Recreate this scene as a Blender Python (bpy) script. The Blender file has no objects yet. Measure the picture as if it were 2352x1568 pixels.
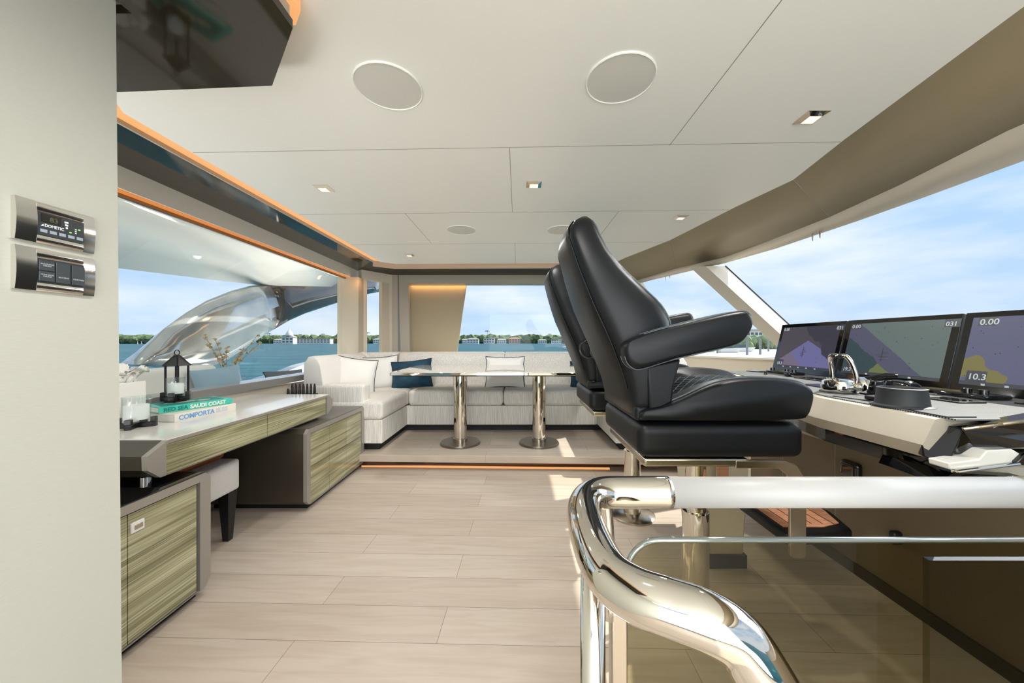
import bpy, bmesh, math, random
from mathutils import Vector, Matrix
R = math.radians
C = bpy.context.scene.collection
S = bpy.context.scene
random.seed(7)
F, VX, VY, CH = 800.0, 1190.0, 784.0, 1.2      # focal length in pixels of the 2352 frame, vanishing point, eye height

# ------------------------------------------------------------------ camera, sky, sun, lights, exposure
cd = bpy.data.cameras.new('camera'); cam = bpy.data.objects.new('camera', cd); C.objects.link(cam)
cam.location = (0, 0, CH); cam.rotation_euler = (R(90), 0, 0)
cd.sensor_width = 36; cd.lens = F / 2352 * 36; cd.shift_x = -14 / 2352; cd.clip_start = .02; cd.clip_end = 9000
S.camera = cam
S.view_settings.view_transform = 'Standard'; S.view_settings.look = 'None'
S.view_settings.exposure = 0.2; S.view_settings.gamma = 1; S.view_settings.use_curve_mapping = False

def s2l(c):
    return tuple(((x/255)/12.92 if x/255 <= .04045 else ((x/255+.055)/1.055)**2.4) for x in c)

w = bpy.data.worlds.new('sky'); S.world = w; w.use_nodes = True
nt = w.node_tree; nt.nodes.clear(); N = nt.nodes.new; L = nt.links.new
tc = N('ShaderNodeTexCoord'); sep = N('ShaderNodeSeparateXYZ'); L(tc.outputs['Generated'], sep.inputs[0])
rmp = N('ShaderNodeValToRGB'); L(sep.outputs['Z'], rmp.inputs[0])
e = rmp.color_ramp.elements
e[0].position = 0; e[0].color = (*s2l((192, 216, 243)), 1)
e[1].position = .6; e[1].color = (*s2l((140, 184, 238)), 1)
e.new(.25).color = (*s2l((176, 209, 245)), 1)
mp = N('ShaderNodeMapping'); mp.inputs['Scale'].default_value = (1.5, 1.5, 5.5); L(tc.outputs['Generated'], mp.inputs[0])
mp.inputs['Rotation'].default_value = (0, R(10), 0)
nz = N('ShaderNodeTexNoise'); nz.inputs['Scale'].default_value = 2.0; nz.inputs['Detail'].default_value = 7; nz.inputs['Roughness'].default_value = .52
L(mp.outputs[0], nz.inputs['Vector'])
cr = N('ShaderNodeValToRGB'); cr.color_ramp.elements[0].position = .38; cr.color_ramp.elements[1].position = .66; L(nz.outputs[0], cr.inputs[0])
mx = N('ShaderNodeMix'); mx.data_type = 'RGBA'; L(cr.outputs[0], mx.inputs[0]); L(rmp.outputs[0], mx.inputs[6])
mx.inputs[7].default_value = (*s2l((232, 240, 248)), 1)
bg = N('ShaderNodeBackground'); bg.inputs[1].default_value = 1.0; L(mx.outputs[2], bg.inputs[0])
wo = N('ShaderNodeOutputWorld'); L(bg.outputs[0], wo.inputs[0])

def light(name, kind, loc, energy, color=(1, 1, 1), size=None, aim=None, **k):
    d = bpy.data.lights.new(name, kind); d.energy = energy; d.color = color
    if size and kind == 'AREA':
        d.shape = 'RECTANGLE'; d.size, d.size_y = size
    for a, b in k.items(): setattr(d, a, b)
    o = bpy.data.objects.new(name, d); C.objects.link(o); o.location = loc
    if aim is not None:
        o.rotation_euler = Vector(aim).to_track_quat('-Z', 'Y').to_euler()
    return o
SUN = Vector((.66, .34, .72))
light('sun', 'SUN', (6, 3, 9), 5.5, (1, .95, .86), aim=-SUN, angle=R(.6))
for _x, _y in ((-1.14, 2.045), (.09, 1.994), (1.10, 1.398), (1.10, 2.52), (-1.13, 3.62), (.0, .5), (-.1, 3.0)):  # last pair shines without a fitting in the ceiling
    light('downlight_lamp', 'SPOT', (_x, _y, 2.085), 30, (1, .98, .95), aim=(0, 0, -1), spot_size=R(165), spot_blend=.6, shadow_soft_size=.03)
# area fill added behind the camera, standing for daylight from the aft end
light('aft_fill', 'AREA', (.1, -1.7, 1.15), 85, (.97, .985, 1), (3.0, 2.0), aim=(0, 1, .12))
light('bow_fill', 'AREA', (4.2, 1.7, 2.2), 60, (.96, .98, 1), (3.4, 1.6), aim=(-1, 0, -.35))  # area fill added outside the windscreen to raise the interior

for _y in (.4, 4.3):  # upward fill added on the deck, hidden below the sill, to whiten the overhang
    light('overhang_fill', 'AREA', (-2.72, _y, .39), 80, (1, .99, .97), (.5, 1.9), aim=(-.25, 0, 1))
# ------------------------------------------------------------------ materials
MAT = {}
def mat(name, col, rough=.5, metal=0, spec=.5, coat=0, emit=None, estr=1, bump=None, srgb=True):
    if name in MAT: return MAT[name]
    m = bpy.data.materials.new(name); m.use_nodes = True; b = m.node_tree.nodes['Principled BSDF']
    c = s2l(col) if srgb else col
    b.inputs['Base Color'].default_value = (*c, 1); b.inputs['Roughness'].default_value = rough
    b.inputs['Metallic'].default_value = metal; b.inputs['Specular IOR Level'].default_value = spec
    b.inputs['Coat Weight'].default_value = coat; b.inputs['Coat Roughness'].default_value = .03
    if emit:
        b.inputs['Emission Color'].default_value = (*s2l(emit), 1); b.inputs['Emission Strength'].default_value = estr
    if bump:
        sc, st, dist = bump; t = m.node_tree
        g = t.nodes.new('ShaderNodeTexCoord'); n = t.nodes.new('ShaderNodeTexNoise'); n.inputs['Scale'].default_value = sc; n.inputs['Detail'].default_value = 4
        bp = t.nodes.new('ShaderNodeBump'); bp.inputs['Strength'].default_value = st; bp.inputs['Distance'].default_value = dist
        t.links.new(g.outputs['Object'], n.inputs['Vector']); t.links.new(n.outputs[0], bp.inputs['Height']); t.links.new(bp.outputs[0], b.inputs['Normal'])
    MAT[name] = m
    return m

def varied(name, c1, c2, scale, mapscale=(1, 1, 1), rough=.5, rot=(0, 0, 0), detail=4, coat=0, lo=.35, hi=.65, bump=0, distort=0, metal=0):
    """two tones mixed by stretched noise"""
    if name in MAT: return MAT[name]
    m = mat(name, c1, rough, coat=coat, metal=metal); t = m.node_tree; b = t.nodes['Principled BSDF']
    g = t.nodes.new('ShaderNodeTexCoord'); mp = t.nodes.new('ShaderNodeMapping')
    mp.inputs['Scale'].default_value = mapscale; mp.inputs['Rotation'].default_value = rot
    n = t.nodes.new('ShaderNodeTexNoise'); n.inputs['Scale'].default_value = scale; n.inputs['Detail'].default_value = detail; n.inputs['Distortion'].default_value = distort
    r = t.nodes.new('ShaderNodeValToRGB'); r.color_ramp.elements[0].position = lo; r.color_ramp.elements[1].position = hi
    r.color_ramp.elements[0].color = (*s2l(c1), 1); r.color_ramp.elements[1].color = (*s2l(c2), 1)
    t.links.new(g.outputs['Object'], mp.inputs[0]); t.links.new(mp.outputs[0], n.inputs['Vector']); t.links.new(n.outputs[0], r.inputs[0]); t.links.new(r.outputs[0], b.inputs['Base Color'])
    if bump:
        bp = t.nodes.new('ShaderNodeBump'); bp.inputs['Strength'].default_value = bump; bp.inputs['Distance'].default_value = .002
        t.links.new(n.outputs[0], bp.inputs['Height']); t.links.new(bp.outputs[0], b.inputs['Normal'])
    return m

def pane_mat(name, tint, refl=.08, rough=0.0):
    if name in MAT: return MAT[name]
    m = bpy.data.materials.new(name); m.use_nodes = True; t = m.node_tree; t.nodes.clear()
    o = t.nodes.new('ShaderNodeOutputMaterial'); a = t.nodes.new('ShaderNodeBsdfTransparent'); g = t.nodes.new('ShaderNodeBsdfGlossy')
    a.inputs[0].default_value = (*tint, 1); g.inputs['Roughness'].default_value = rough
    f = t.nodes.new('ShaderNodeLayerWeight'); f.inputs[0].default_value = .5
    p5 = t.nodes.new('ShaderNodeMath'); p5.operation = 'POWER'; p5.inputs[1].default_value = 5
    k = t.nodes.new('ShaderNodeMath'); k.operation = 'MULTIPLY_ADD'; k.inputs[1].default_value = .85; k.inputs[2].default_value = refl
    t.links.new(f.outputs['Facing'], p5.inputs[0]); t.links.new(p5.outputs[0], k.inputs[0])
    x = t.nodes.new('ShaderNodeMixShader')
    t.links.new(k.outputs[0], x.inputs[0]); t.links.new(a.outputs[0], x.inputs[1]); t.links.new(g.outputs[0], x.inputs[2]); t.links.new(x.outputs[0], o.inputs[0])
    MAT[name] = m
    return m

white_ceiling = mat('ceiling_vinyl', (237, 237, 230), .42, bump=(900, .05, .0005))
seam_m = mat('seam_shadow_gap', (150, 146, 134), .8)
wall_m = varied('wall_leatherette', (180, 179, 167), (183, 182, 170), 60, (1, 1, 6), .55, bump=.05)
beige = mat('beige_lacquer', (196, 186, 166), .5)
beige_lt = mat('light_beige_panel', (214, 204, 186), .5)
taupe = mat('taupe_leather_panel', (150, 136, 108), .5, bump=(700, .06, .0005))
dark_gloss = mat('dark_brown_gloss', (40, 35, 24), .06, spec=.35, coat=.15)
dark_satin = mat('dark_brown_satin', (64, 58, 48), .22)
frame_m = mat('champagne_grey_lacquer', (158, 152, 143), .32, metal=.25)
header_m = mat('header_grey_beige', (178, 170, 156), .4)
white_lacq = mat('desk_white_gloss', (232, 229, 221), .12, coat=.3)
black = mat('black_plastic', (22, 22, 22), .35)
black_matte = mat('black_matte', (20, 19, 17), .6)
black_gloss = mat('black_gloss', (10, 10, 11), .06, coat=.6)
rubber = mat('black_rubber', (40, 43, 45), .55)
chrome = mat('polished_steel', (222, 216, 206), .035, metal=1)
steel = mat('satin_steel', (190, 182, 168), .22, metal=1)
steel_dark = mat('satin_dark_steel', (150, 142, 130), .3, metal=1)
leather = mat('black_leather', (11, 14, 17), .42, spec=.32, bump=(450, .12, .0008))
stitch_m = mat('grey_stitching', (84, 92, 96), .6)
white_leather = mat('white_leather', (170, 169, 166), .42)
led = mat('warm_led', (120, 84, 56), .6, emit=(255, 182, 116), estr=.74)
led_dim = mat('warm_led_dim', (110, 76, 46), .6, emit=(240, 142, 58), estr=.6)
sofa_m = varied('ribbed_ivory_fabric', (214, 209, 200), (240, 237, 230), 9, (22, 22, .6), .85, lo=.38, hi=.6, detail=5, bump=.12)
sofa_plain = mat('ivory_fabric', (236, 233, 226), .85, bump=(300, .1, .001))
pillow_m = mat('white_linen', (240, 238, 233), .9, bump=(260, .15, .001))
piping_m = mat('navy_piping', (24, 60, 74), .7)
velvet_m = varied('teal_velvet', (4, 46, 66), (14, 76, 100), 6, rough=.7)
grey_fabric = varied('grey_melange_fabric', (178, 176, 173), (226, 224, 220), 380, rough=.9, lo=.3, hi=.6)
cognac = mat('cognac_leather', (150, 82, 40), .45)
teak = varied('teak', (196, 132, 96), (214, 156, 120), 12, (1, 8, 1), .5)
gel = mat('white_fibreglass', (232, 230, 222), .07, coat=.5)
glass_m = pane_mat('window_glass', (.97, .985, .985), .010)
glass_tint = pane_mat('smoked_glass', (.66, .64, .52), .03)
glass_clear = pane_mat('clear_tumbler_glass', (.95, .97, .97), .035)
wax = mat('white_wax', (248, 247, 243), .5)
paper = mat('white_paper', (248, 247, 243), .8)

def wood_mat():
    m = mat('olive_grain_veneer', (150, 144, 108), .16, coat=.4); t = m.node_tree; b = t.nodes['Principled BSDF']; n = t.nodes.new; l = t.links.new
    g = n('ShaderNodeTexCoord'); mp = n('ShaderNodeMapping'); l(g.outputs['Object'], mp.inputs[0])
    mp.inputs['Scale'].default_value = (3, .55, 6); mp.inputs['Rotation'].default_value = (R(-5), 0, 0)
    a = n('ShaderNodeTexNoise'); a.inputs['Scale'].default_value = 1.1; a.inputs['Detail'].default_value = 2; l(mp.outputs[0], a.inputs['Vector'])
    k = n('ShaderNodeMath'); k.operation = 'MULTIPLY'; k.inputs[1].default_value = 12; l(a.outputs[0], k.inputs[0])
    s = n('ShaderNodeMath'); s.operation = 'SINE'; k2 = n('ShaderNodeMath'); k2.operation = 'MULTIPLY'; k2.inputs[1].default_value = 3.2; l(k.outputs[0], k2.inputs[0]); l(k2.outputs[0], s.inputs[0])
    m2 = n('ShaderNodeMapping'); m2.inputs['Scale'].default_value = (1, 1.3, 300); m2.inputs['Rotation'].default_value = (R(-5), 0, 0); l(g.outputs['Object'], m2.inputs[0])
    f = n('ShaderNodeTexNoise'); f.inputs['Scale'].default_value = 1; f.inputs['Detail'].default_value = 5; l(m2.outputs[0], f.inputs['Vector'])
    ad = n('ShaderNodeMath'); ad.operation = 'MULTIPLY_ADD'; ad.inputs[1].default_value = .10; l(s.outputs[0], ad.inputs[0]); l(f.outputs[0], ad.inputs[2])
    r = n('ShaderNodeValToRGB'); l(ad.outputs[0], r.inputs[0]); e = r.color_ramp.elements
    e[0].position = .3; e[0].color = (*s2l((114, 109, 80)), 1); e[1].position = .74; e[1].color = (*s2l((200, 196, 162)), 1)
    e.new(.5).color = (*s2l((152, 148, 113)), 1)
    l(r.outputs[0], b.inputs['Base Color'])
    return m
veneer = wood_mat()

def plank_mat():
    m = mat('limed_oak_planks', (200, 182, 163), .42); t = m.node_tree; b = t.nodes['Principled BSDF']; n = t.nodes.new; l = t.links.new
    g = n('ShaderNodeTexCoord'); mp = n('ShaderNodeMapping'); l(g.outputs['Object'], mp.inputs[0])
    mp.inputs['Rotation'].default_value = (0, 0, R(1.5)); mp.inputs['Location'].default_value = (.36, -.42 + .005, 0)
    br = n('ShaderNodeTexBrick'); br.offset = .37; br.offset_frequency = 2; br.squash = 1
    br.inputs['Scale'].default_value = 1; br.inputs['Brick Width'].default_value = 1.55; br.inputs['Row Height'].default_value = .192
    br.inputs['Mortar Size'].default_value = .0012; br.inputs['Mortar Smooth'].default_value = .2; br.inputs['Bias'].default_value = 0
    br.inputs['Color1'].default_value = (*s2l((203, 191, 177)), 1); br.inputs['Color2'].default_value = (*s2l((191, 177, 161)), 1); br.inputs['Mortar'].default_value = (*s2l((130, 112, 96)), 1)
    l(mp.outputs[0], br.inputs['Vector'])
    m2 = n('ShaderNodeMapping'); m2.inputs['Scale'].default_value = (1.2, 14, 1); l(mp.outputs[0], m2.inputs[0])
    f = n('ShaderNodeTexNoise'); f.inputs['Scale'].default_value = 2.2; f.inputs['Detail'].default_value = 6; f.inputs['Distortion'].default_value = .8; l(m2.outputs[0], f.inputs['Vector'])
    r = n('ShaderNodeValToRGB'); r.color_ramp.elements[0].position = .3; r.color_ramp.elements[1].position = .62
    r.color_ramp.elements[0].color = (*s2l((240, 235, 230)), 1); r.color_ramp.elements[1].color = (1, 1, 1, 1); l(f.outputs[0], r.inputs[0])
    x = n('ShaderNodeMix'); x.data_type = 'RGBA'; x.blend_type = 'MULTIPLY'; x.inputs[0].default_value = 1
    l(br.outputs[0], x.inputs[6]); l(r.outputs[0], x.inputs[7]); l(x.outputs[2], b.inputs['Base Color'])
    return m
planks = plank_mat()

def rib_mat():
    m = mat('perforated_dash', (120, 124, 126), .55, spec=.2); t = m.node_tree; b = t.nodes['Principled BSDF']; n = t.nodes.new; l = t.links.new
    g = n('ShaderNodeTexCoord'); wv = n('ShaderNodeTexWave'); wv.bands_direction = 'Y'; wv.inputs['Scale'].default_value = 42; l(g.outputs['Object'], wv.inputs['Vector'])
    w2 = n('ShaderNodeTexWave'); w2.bands_direction = 'X'; w2.inputs['Scale'].default_value = 60; l(g.outputs['Object'], w2.inputs['Vector'])
    mu = n('ShaderNodeMath'); mu.operation = 'MULTIPLY_ADD'; mu.inputs[1].default_value = .3; l(w2.outputs['Fac'], mu.inputs[0]); l(wv.outputs['Fac'], mu.inputs[2])
    r = n('ShaderNodeValToRGB'); r.color_ramp.elements[0].position = .45; r.color_ramp.elements[1].position = .75
    r.color_ramp.elements[0].color = (*s2l((24, 27, 29)), 1); r.color_ramp.elements[1].color = (*s2l((122, 124, 122)), 1)
    l(mu.outputs[0], r.inputs[0]); l(r.outputs[0], b.inputs['Base Color'])
    return m
dash_m = rib_mat()

# ------------------------------------------------------------------ mesh helpers
def W(px, py, D): return Vector(((px - VX) * D / F, D, CH - (py - VY) * D / F))

def crom(pts, n=8):
    """Catmull-Rom through pts"""
    p = [Vector(q) for q in pts]; p = [2*p[0]-p[1]] + p + [2*p[-1]-p[-2]]; out = []
    for i in range(1, len(p)-2):
        for k in range(n):
            t = k/n; a, b, c, d = p[i-1], p[i], p[i+1], p[i+2]
            out.append(.5*((2*b)+(c-a)*t+(2*a-5*b+4*c-d)*t*t+(3*b-a-3*c+d)*t**3))
    out.append(p[-2]); return out

class MB:
    def __init__(s): s.v = []; s.f = []; s.m = []; s.cur = 0
    def use(s, i): s.cur = i; return s
    def add(s, vs, fs):
        o = len(s.v); s.v += [Vector(q) for q in vs]
        for f in fs: s.f.append([o+i for i in f]); s.m.append(s.cur)
        return s
    def box(s, a, b):
        x0, y0, z0 = a; x1, y1, z1 = b
        return s.add([(x0,y0,z0),(x1,y0,z0),(x1,y1,z0),(x0,y1,z0),(x0,y0,z1),(x1,y0,z1),(x1,y1,z1),(x0,y1,z1)],
                     [(0,3,2,1),(4,5,6,7),(0,1,5,4),(1,2,6,5),(2,3,7,6),(3,0,4,7)])
    def hexa(s, bot, top):
        return s.add(list(bot)+list(top), [(0,3,2,1),(4,5,6,7),(0,1,5,4),(1,2,6,5),(2,3,7,6),(3,0,4,7)])
    def prism(s, pts, off):
        off = Vector(off); n = len(pts); a = [Vector(p) for p in pts]
        return s.add(a+[p+off for p in a], [list(range(n))[::-1], list(range(n, 2*n))]+[(i,(i+1)%n,n+(i+1)%n,n+i) for i in range(n)])
    def loft(s, secs, cap=True, close=True):
        n = len(secs[0]); vs = [p for q in secs for p in q]; fs = []
        for i in range(len(secs)-1):
            for k in range(n if close else n-1):
                a = i*n+k; b = i*n+(k+1)%n; fs.append((a, b, b+n, a+n))
        if cap: fs += [list(range(n))[::-1], [len(vs)-n+k for k in range(n)]]
        return s.add(vs, fs)
    def tube(s, path, r, n=12, cap=True):
        p = [Vector(q) for q in path]; rs = r if isinstance(r, (list, tuple)) else [r]*len(p)
        T = [(p[min(i+1, len(p)-1)]-p[max(i-1, 0)]).normalized() for i in range(len(p))]
        u = T[0].orthogonal().normalized(); secs = []
        for i, q in enumerate(p):
            u = (u-T[i]*u.dot(T[i])).normalized(); v = T[i].cross(u)
            secs.append([q+(u*math.cos(2*math.pi*k/n)+v*math.sin(2*math.pi*k/n))*rs[i] for k in range(n)])
        return s.loft(secs, cap)
    def lathe(s, prof, c=(0,0,0), n=28, ax='z'):
        c = Vector(c); secs = []
        for r, h in prof:
            sec = []
            for k in range(n):
                a = 2*math.pi*k/n; x, y = r*math.cos(a), r*math.sin(a)
                sec.append(c+(Vector((x, y, h)) if ax == 'z' else Vector((h, x, y)) if ax == 'x' else Vector((y, h, x))))
            secs.append(sec)
        return s.loft(secs)
    def rbox(s, c, d, r, seg=6, bulge=(0,0,0), nsub=8):
        """rounded, optionally bulging block"""
        c = Vector(c); h = Vector(d)/2; r = min(r, *h); vs = []; fs = []; idx = {}
        def coords(hh):
            out = []
            for i in range(seg+1): out.append(-hh+r-r*math.cos(i*math.pi/2/seg))
            for i in range(1, nsub): out.append(-hh+r+(2*hh-2*r)*i/nsub)
            for i in range(seg+1): out.append(hh-r+r*math.sin(i*math.pi/2/seg))
            return out
        n = 2*(seg+1)+nsub-1
        L_ = [coords(h[i]) for i in range(3)]
        def vert(i, j, k):
            key = (i, j, k)
            if key not in idx:
                q = Vector((L_[0][i], L_[1][j], L_[2][k]))
                inner = Vector([max(-(h[a]-r), min(h[a]-r, q[a])) for a in range(3)])
                d_ = q-inner; m_ = max(abs(d_.x), abs(d_.y), abs(d_.z))
                if m_ > 1e-9: q = inner+d_.normalized()*m_ if d_.length > 0 else q
                un = Vector([q[a]/h[a] for a in range(3)])
                fx = (1-un.y**2)*(1-un.z**2); fy = (1-un.x**2)*(1-un.z**2); fz = (1-un.x**2)*(1-un.y**2)
                q += Vector((un.x*bulge[0]*max(fx,0), un.y*bulge[1]*max(fy,0), un.z*bulge[2]*max(fz,0)))
                idx[key] = len(vs); vs.append(c+q)
            return idx[key]
        e = n-1
        for i in range(e):
            for j in range(e):
                fs += [(vert(i,j,0), vert(i,j+1,0), vert(i+1,j+1,0), vert(i+1,j,0)), (vert(i,j,e), vert(i+1,j,e), vert(i+1,j+1,e), vert(i,j+1,e)),
                       (vert(i,0,j), vert(i+1,0,j), vert(i+1,0,j+1), vert(i,0,j+1)), (vert(i,e,j), vert(i,e,j+1), vert(i+1,e,j+1), vert(i+1,e,j)),
                       (vert(0,i,j), vert(0,i,j+1), vert(0,i+1,j+1), vert(0,i+1,j)), (vert(e,i,j), vert(e,i+1,j), vert(e,i+1,j+1), vert(e,i,j+1))]
        return s.add(vs, fs)
    def xf(s, M):
        s.v = [M @ q for q in s.v]; return s
    def build(s, name, mats, parent=None, origin=None, smooth=False, bevel=0, sub=0, seg=2):
        if parent: org = wloc(parent)
        elif origin is not None: org = Vector(origin)
        else:
            xs = [q.x for q in s.v]; ys = [q.y for q in s.v]; zs = [q.z for q in s.v]
            org = Vector(((min(xs)+max(xs))/2, (min(ys)+max(ys))/2, min(zs)))
        me = bpy.data.meshes.new(name); me.from_pydata([q-org for q in s.v], [], s.f)
        if not isinstance(mats, (list, tuple)): mats = [mats]
        for q in mats: me.materials.append(q)
        me.polygons.foreach_set('material_index', s.m)
        bm = bmesh.new(); bm.from_mesh(me); bmesh.ops.recalc_face_normals(bm, faces=bm.faces); bm.to_mesh(me); bm.free()
        o = bpy.data.objects.new(name, me); C.objects.link(o)
        if parent: o.parent = parent
        else: o.location = org
        if bevel:
            b = o.modifiers.new('bevel', 'BEVEL'); b.width = bevel; b.segments = seg; b.limit_method = 'ANGLE'; b.angle_limit = R(35)
        if sub:
            q = o.modifiers.new('sub', 'SUBSURF'); q.levels = q.render_levels = sub
        if smooth or bevel or sub:
            me.polygons.foreach_set('use_smooth', [True]*len(me.polygons))
            if not sub and not smooth == 'all': me.set_sharp_from_angle(angle=R(40))
        return o

def wloc(o):
    v = Vector((0,0,0))
    while o: v += o.location; o = o.parent
    return v
def tag(o, label, cat, group=None, kind=None):
    o['label'] = label; o['category'] = cat
    if group: o['group'] = group
    if kind: o['kind'] = kind
    return o
def thing(name, loc, label, cat, group=None):
    o = bpy.data.objects.new(name, None); C.objects.link(o); o.location = loc; o.empty_display_size = .05
    return tag(o, label, cat, group)
def struct(o, label=None):
    o['kind'] = 'structure'
    if label: o['label'] = label
    return o
def copy_tree(o, parent=None):
    c = o.copy(); C.objects.link(c); c.parent = parent
    for ch in list(o.children): copy_tree(ch, c)
    return c
def textobj(name, s, size, M, m, parent, ext=.0004, align='LEFT', sx=1.0, bold=.012):
    cu = bpy.data.curves.new('txt', 'FONT'); cu.body = s; cu.size = size; cu.extrude = ext; cu.align_x = align; cu.resolution_u = 3
    cu.offset = size*bold
    t = bpy.data.objects.new('txt', cu); C.objects.link(t); bpy.context.view_layer.update()
    me = bpy.data.meshes.new_from_object(t.evaluated_get(bpy.context.evaluated_depsgraph_get()))
    bpy.data.objects.remove(t); bpy.data.curves.remove(cu)
    me.transform(Matrix.Translation(-wloc(parent)) @ M @ Matrix.Diagonal((sx, 1, 1, 1)))
    me.materials.clear(); me.materials.append(m)
    o = bpy.data.objects.new(name, me); C.objects.link(o); o.parent = parent
    return o
def frame(o, x, y, z):
    M = Matrix.Identity(4)
    for i, a in enumerate((x, y, z)):
        a = Vector(a).normalized()
        for k in range(3): M[k][i] = a[k]
    M.translation = Vector(o); return M

# ------------------------------------------------------------------ room shell
CZ = 2.1
struct(MB().box((-2.3, -1.8, -.06), (3.4, 5.3, 0)).build('floor', planks, origin=(0, 0, 0)))
m = MB()
stp = lambda x, y: y - .03*(x+.2)
m.hexa([(-2.15, stp(-2.15,3.22), .075), (1.9, stp(1.9,3.22), .075), (1.9, 4.94, .075), (-2.15, 4.94, .075)],
       [(-2.15, stp(-2.15,3.22), .142), (1.9, stp(1.9,3.22), .142), (1.9, 4.94, .142), (-2.15, 4.94, .142)])
struct(m.build('platform', planks, origin=(0, 1.02, 0), bevel=.004), 'raised planked platform under the sofa and table')
struct(MB().box((-2.15, 3.34, 0), (1.9, 4.9, .074)).build('trim_1', mat('brown_gloss_riser', (84, 50, 30), .12, coat=.5)))
m = MB()
for i in range(6): m.box((-1.15+i*.37, 3.325, .035), (-.9+i*.37, 3.339, .05))
struct(m.build('trim_2', black_matte), 'dark vent slots in the step riser')
m = MB().hexa([(-1.5, 3.335, .0), (.86, 3.265, .0), (.86, 3.285, .0), (-1.5, 3.36, .0)], [(-1.5, 3.335, .012), (.86, 3.265, .012), (.86, 3.285, .012), (-1.5, 3.36, .012)])
tag(m.build('led_strip', led, None), 'thin orange light strip glowing along the foot of the platform step', 'light strip')

# ceiling: panel polygon with its seams
L1 = [(1.30, -1.7), (1.33, 0), (1.36, .936), (1.456, 1.558), (1.533, 1.94), (1.456, 2.33), (1.35, 3.10), (1.153, 3.75), (1.10, 4.0)]
ceil_poly = [(-.62, -1.7)] + L1 + [(-1.42, 4.05), (-1.56, 3.95), (-1.555, 1.37), (-1.435, 1.2), (-.95, .95), (-.62, .6)]
m = MB().prism([(x, y, CZ) for x, y in ceil_poly], (0, 0, .03))
m.use(1)
def seamY(x0, x1, y0):
    a, b = stp(x0, y0), stp(x1, y0)
    m.hexa([(x0, a-.0015, CZ-.0006), (x1, b-.0015, CZ-.0006), (x1, b+.0015, CZ-.0006), (x0, a+.0015, CZ-.0006)], [(x0, a-.0015, CZ+.01), (x1, b-.0015, CZ+.01), (x1, b+.0015, CZ+.01), (x0, a+.0015, CZ+.01)])
seamY(-1.55, 1.455, 1.62); seamY(-1.55, 1.44, 2.43); seamY(-1.55, 1.32, 3.2)
for x, a, b in ((-.04, 1.62, 2.42), (.695, -1.5, 1.6), (-.795, 2.44, 3.2), (.696, 2.41, 3.16), (-.03, 3.2, 4.03)):
    m.box((x-.0015, a, CZ-.0006), (x+.0015, b, CZ+.01))
struct(m.build('ceiling', [white_ceiling, seam_m], origin=(0, 0, 0)))
# roof above everything so no daylight leaks in
struct(MB().box((-2.3, -1.8, 2.26), (2.3, 5.3, 2.3)).build('roof', gel), 'white cabin roof above the ceiling panels')

# cove light around the ceiling edge, outside of it the fascia and the glossy soffit
def ribbon(path_in, path_out, z0, z1):
    mm = MB(); n = len(path_in)
    for i in range(n-1):
        a, b, c, d = path_in[i], path_in[i+1], path_out[i+1], path_out[i]
        mm.hexa([(*a, z0), (*b, z0), (*c, z0), (*d, z0)], [(*a, z1), (*b, z1), (*c, z1), (*d, z1)])
    return mm
ce = [(-1.30, 1.06), (-1.435, 1.2), (-1.555, 1.37), (-1.56, 3.95), (-1.42, 4.05), (1.1, 4.0)]
co = [(-1.40, .98), (-1.55, 1.12), (-1.66, 1.33), (-1.66, 3.99), (-1.46, 4.13), (1.2, 4.08)]
co2 = [(-1.41, .97), (-1.56, 1.11), (-1.67, 1.32), (-1.67, 4.0), (-1.465, 4.145), (1.2, 4.095)]
tag(ribbon(ce, co, 2.128, 2.136).build('cove_light', led), 'long orange cove light recessed around the left and far edge of the ceiling', 'cove light')
struct(ribbon(co, co2, 2.108, 2.15).build('trim_3', header_m), 'slim grey fascia outside the cove light')
# the far fascia is deeper
far1 = [(-1.66, 3.99), (-1.46, 4.13), (1.2, 4.08)]; far2 = [(-1.67, 4.0), (-1.465, 4.145), (1.2, 4.095)]
struct(ribbon(far1, far2, 2.062, 2.108).build('trim_4', header_m), 'grey fascia below the far cove light')
so = [(-1.67, .8), (-1.67, 4.0), (-1.465, 4.145), (1.2, 4.095)]
sq = [(-2.13, .8), (-2.13, 4.62), (-1.77, 4.95), (1.3, 4.95)]
struct(ribbon(so[:2], sq[:2], 2.14, 2.16).build('soffit', dark_gloss, origin=(0, 0, 0)), 'dark brown high gloss soffit mirroring the water')
struct(ribbon(so[1:], sq[1:], 2.14, 2.16).build('trim_21', mat('umber_satin', (58, 52, 38), .5, spec=.2)), 'dark umber soffit between the cove light and the far window')

# left wall panel next to the camera, carrying the control plates
m = MB().hexa([(-1.1, -1.5, 0), (-.95, -1.5, 0), (-.95, .838, 0), (-1.1, .838, 0)], [(-1.1, -1.5, 2.1), (-.95, -1.5, 2.1), (-.95, .822, 2.1), (-1.1, .822, 2.1)])
struct(m.build('wall_near', wall_m, origin=(0, 0, 0)))
# overhead unit with chamfered corner
op = [(-.943, -.4), (-.575, -.4), (-.576, .89), (-.77, 1.09), (-1.5, 1.13), (-1.5, .85), (-.943, .85)]
u = thing('overhead_cabinet', (-1.0, .4, 2.0), 'dark high gloss overhead panel with chamfered corner at top left', 'overhead panel')
MB().prism([(x, y, 2.0) for x, y in op], (0, 0, .022)).build('underside', dark_gloss, u)
MB().prism([(x*1.0-.004, y-.006, 2.0225) for x, y in op], (0, 0, .03)).build('fascia', header_m, u)
MB().prism([(-.94, -.4, 2.053), (-.562, -.4, 2.053), (-.562, .90, 2.053), (-.60, .94, 2.053), (-.94, .94, 2.053)], (0, 0, .04)).build('cove_light', led, u)

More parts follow.
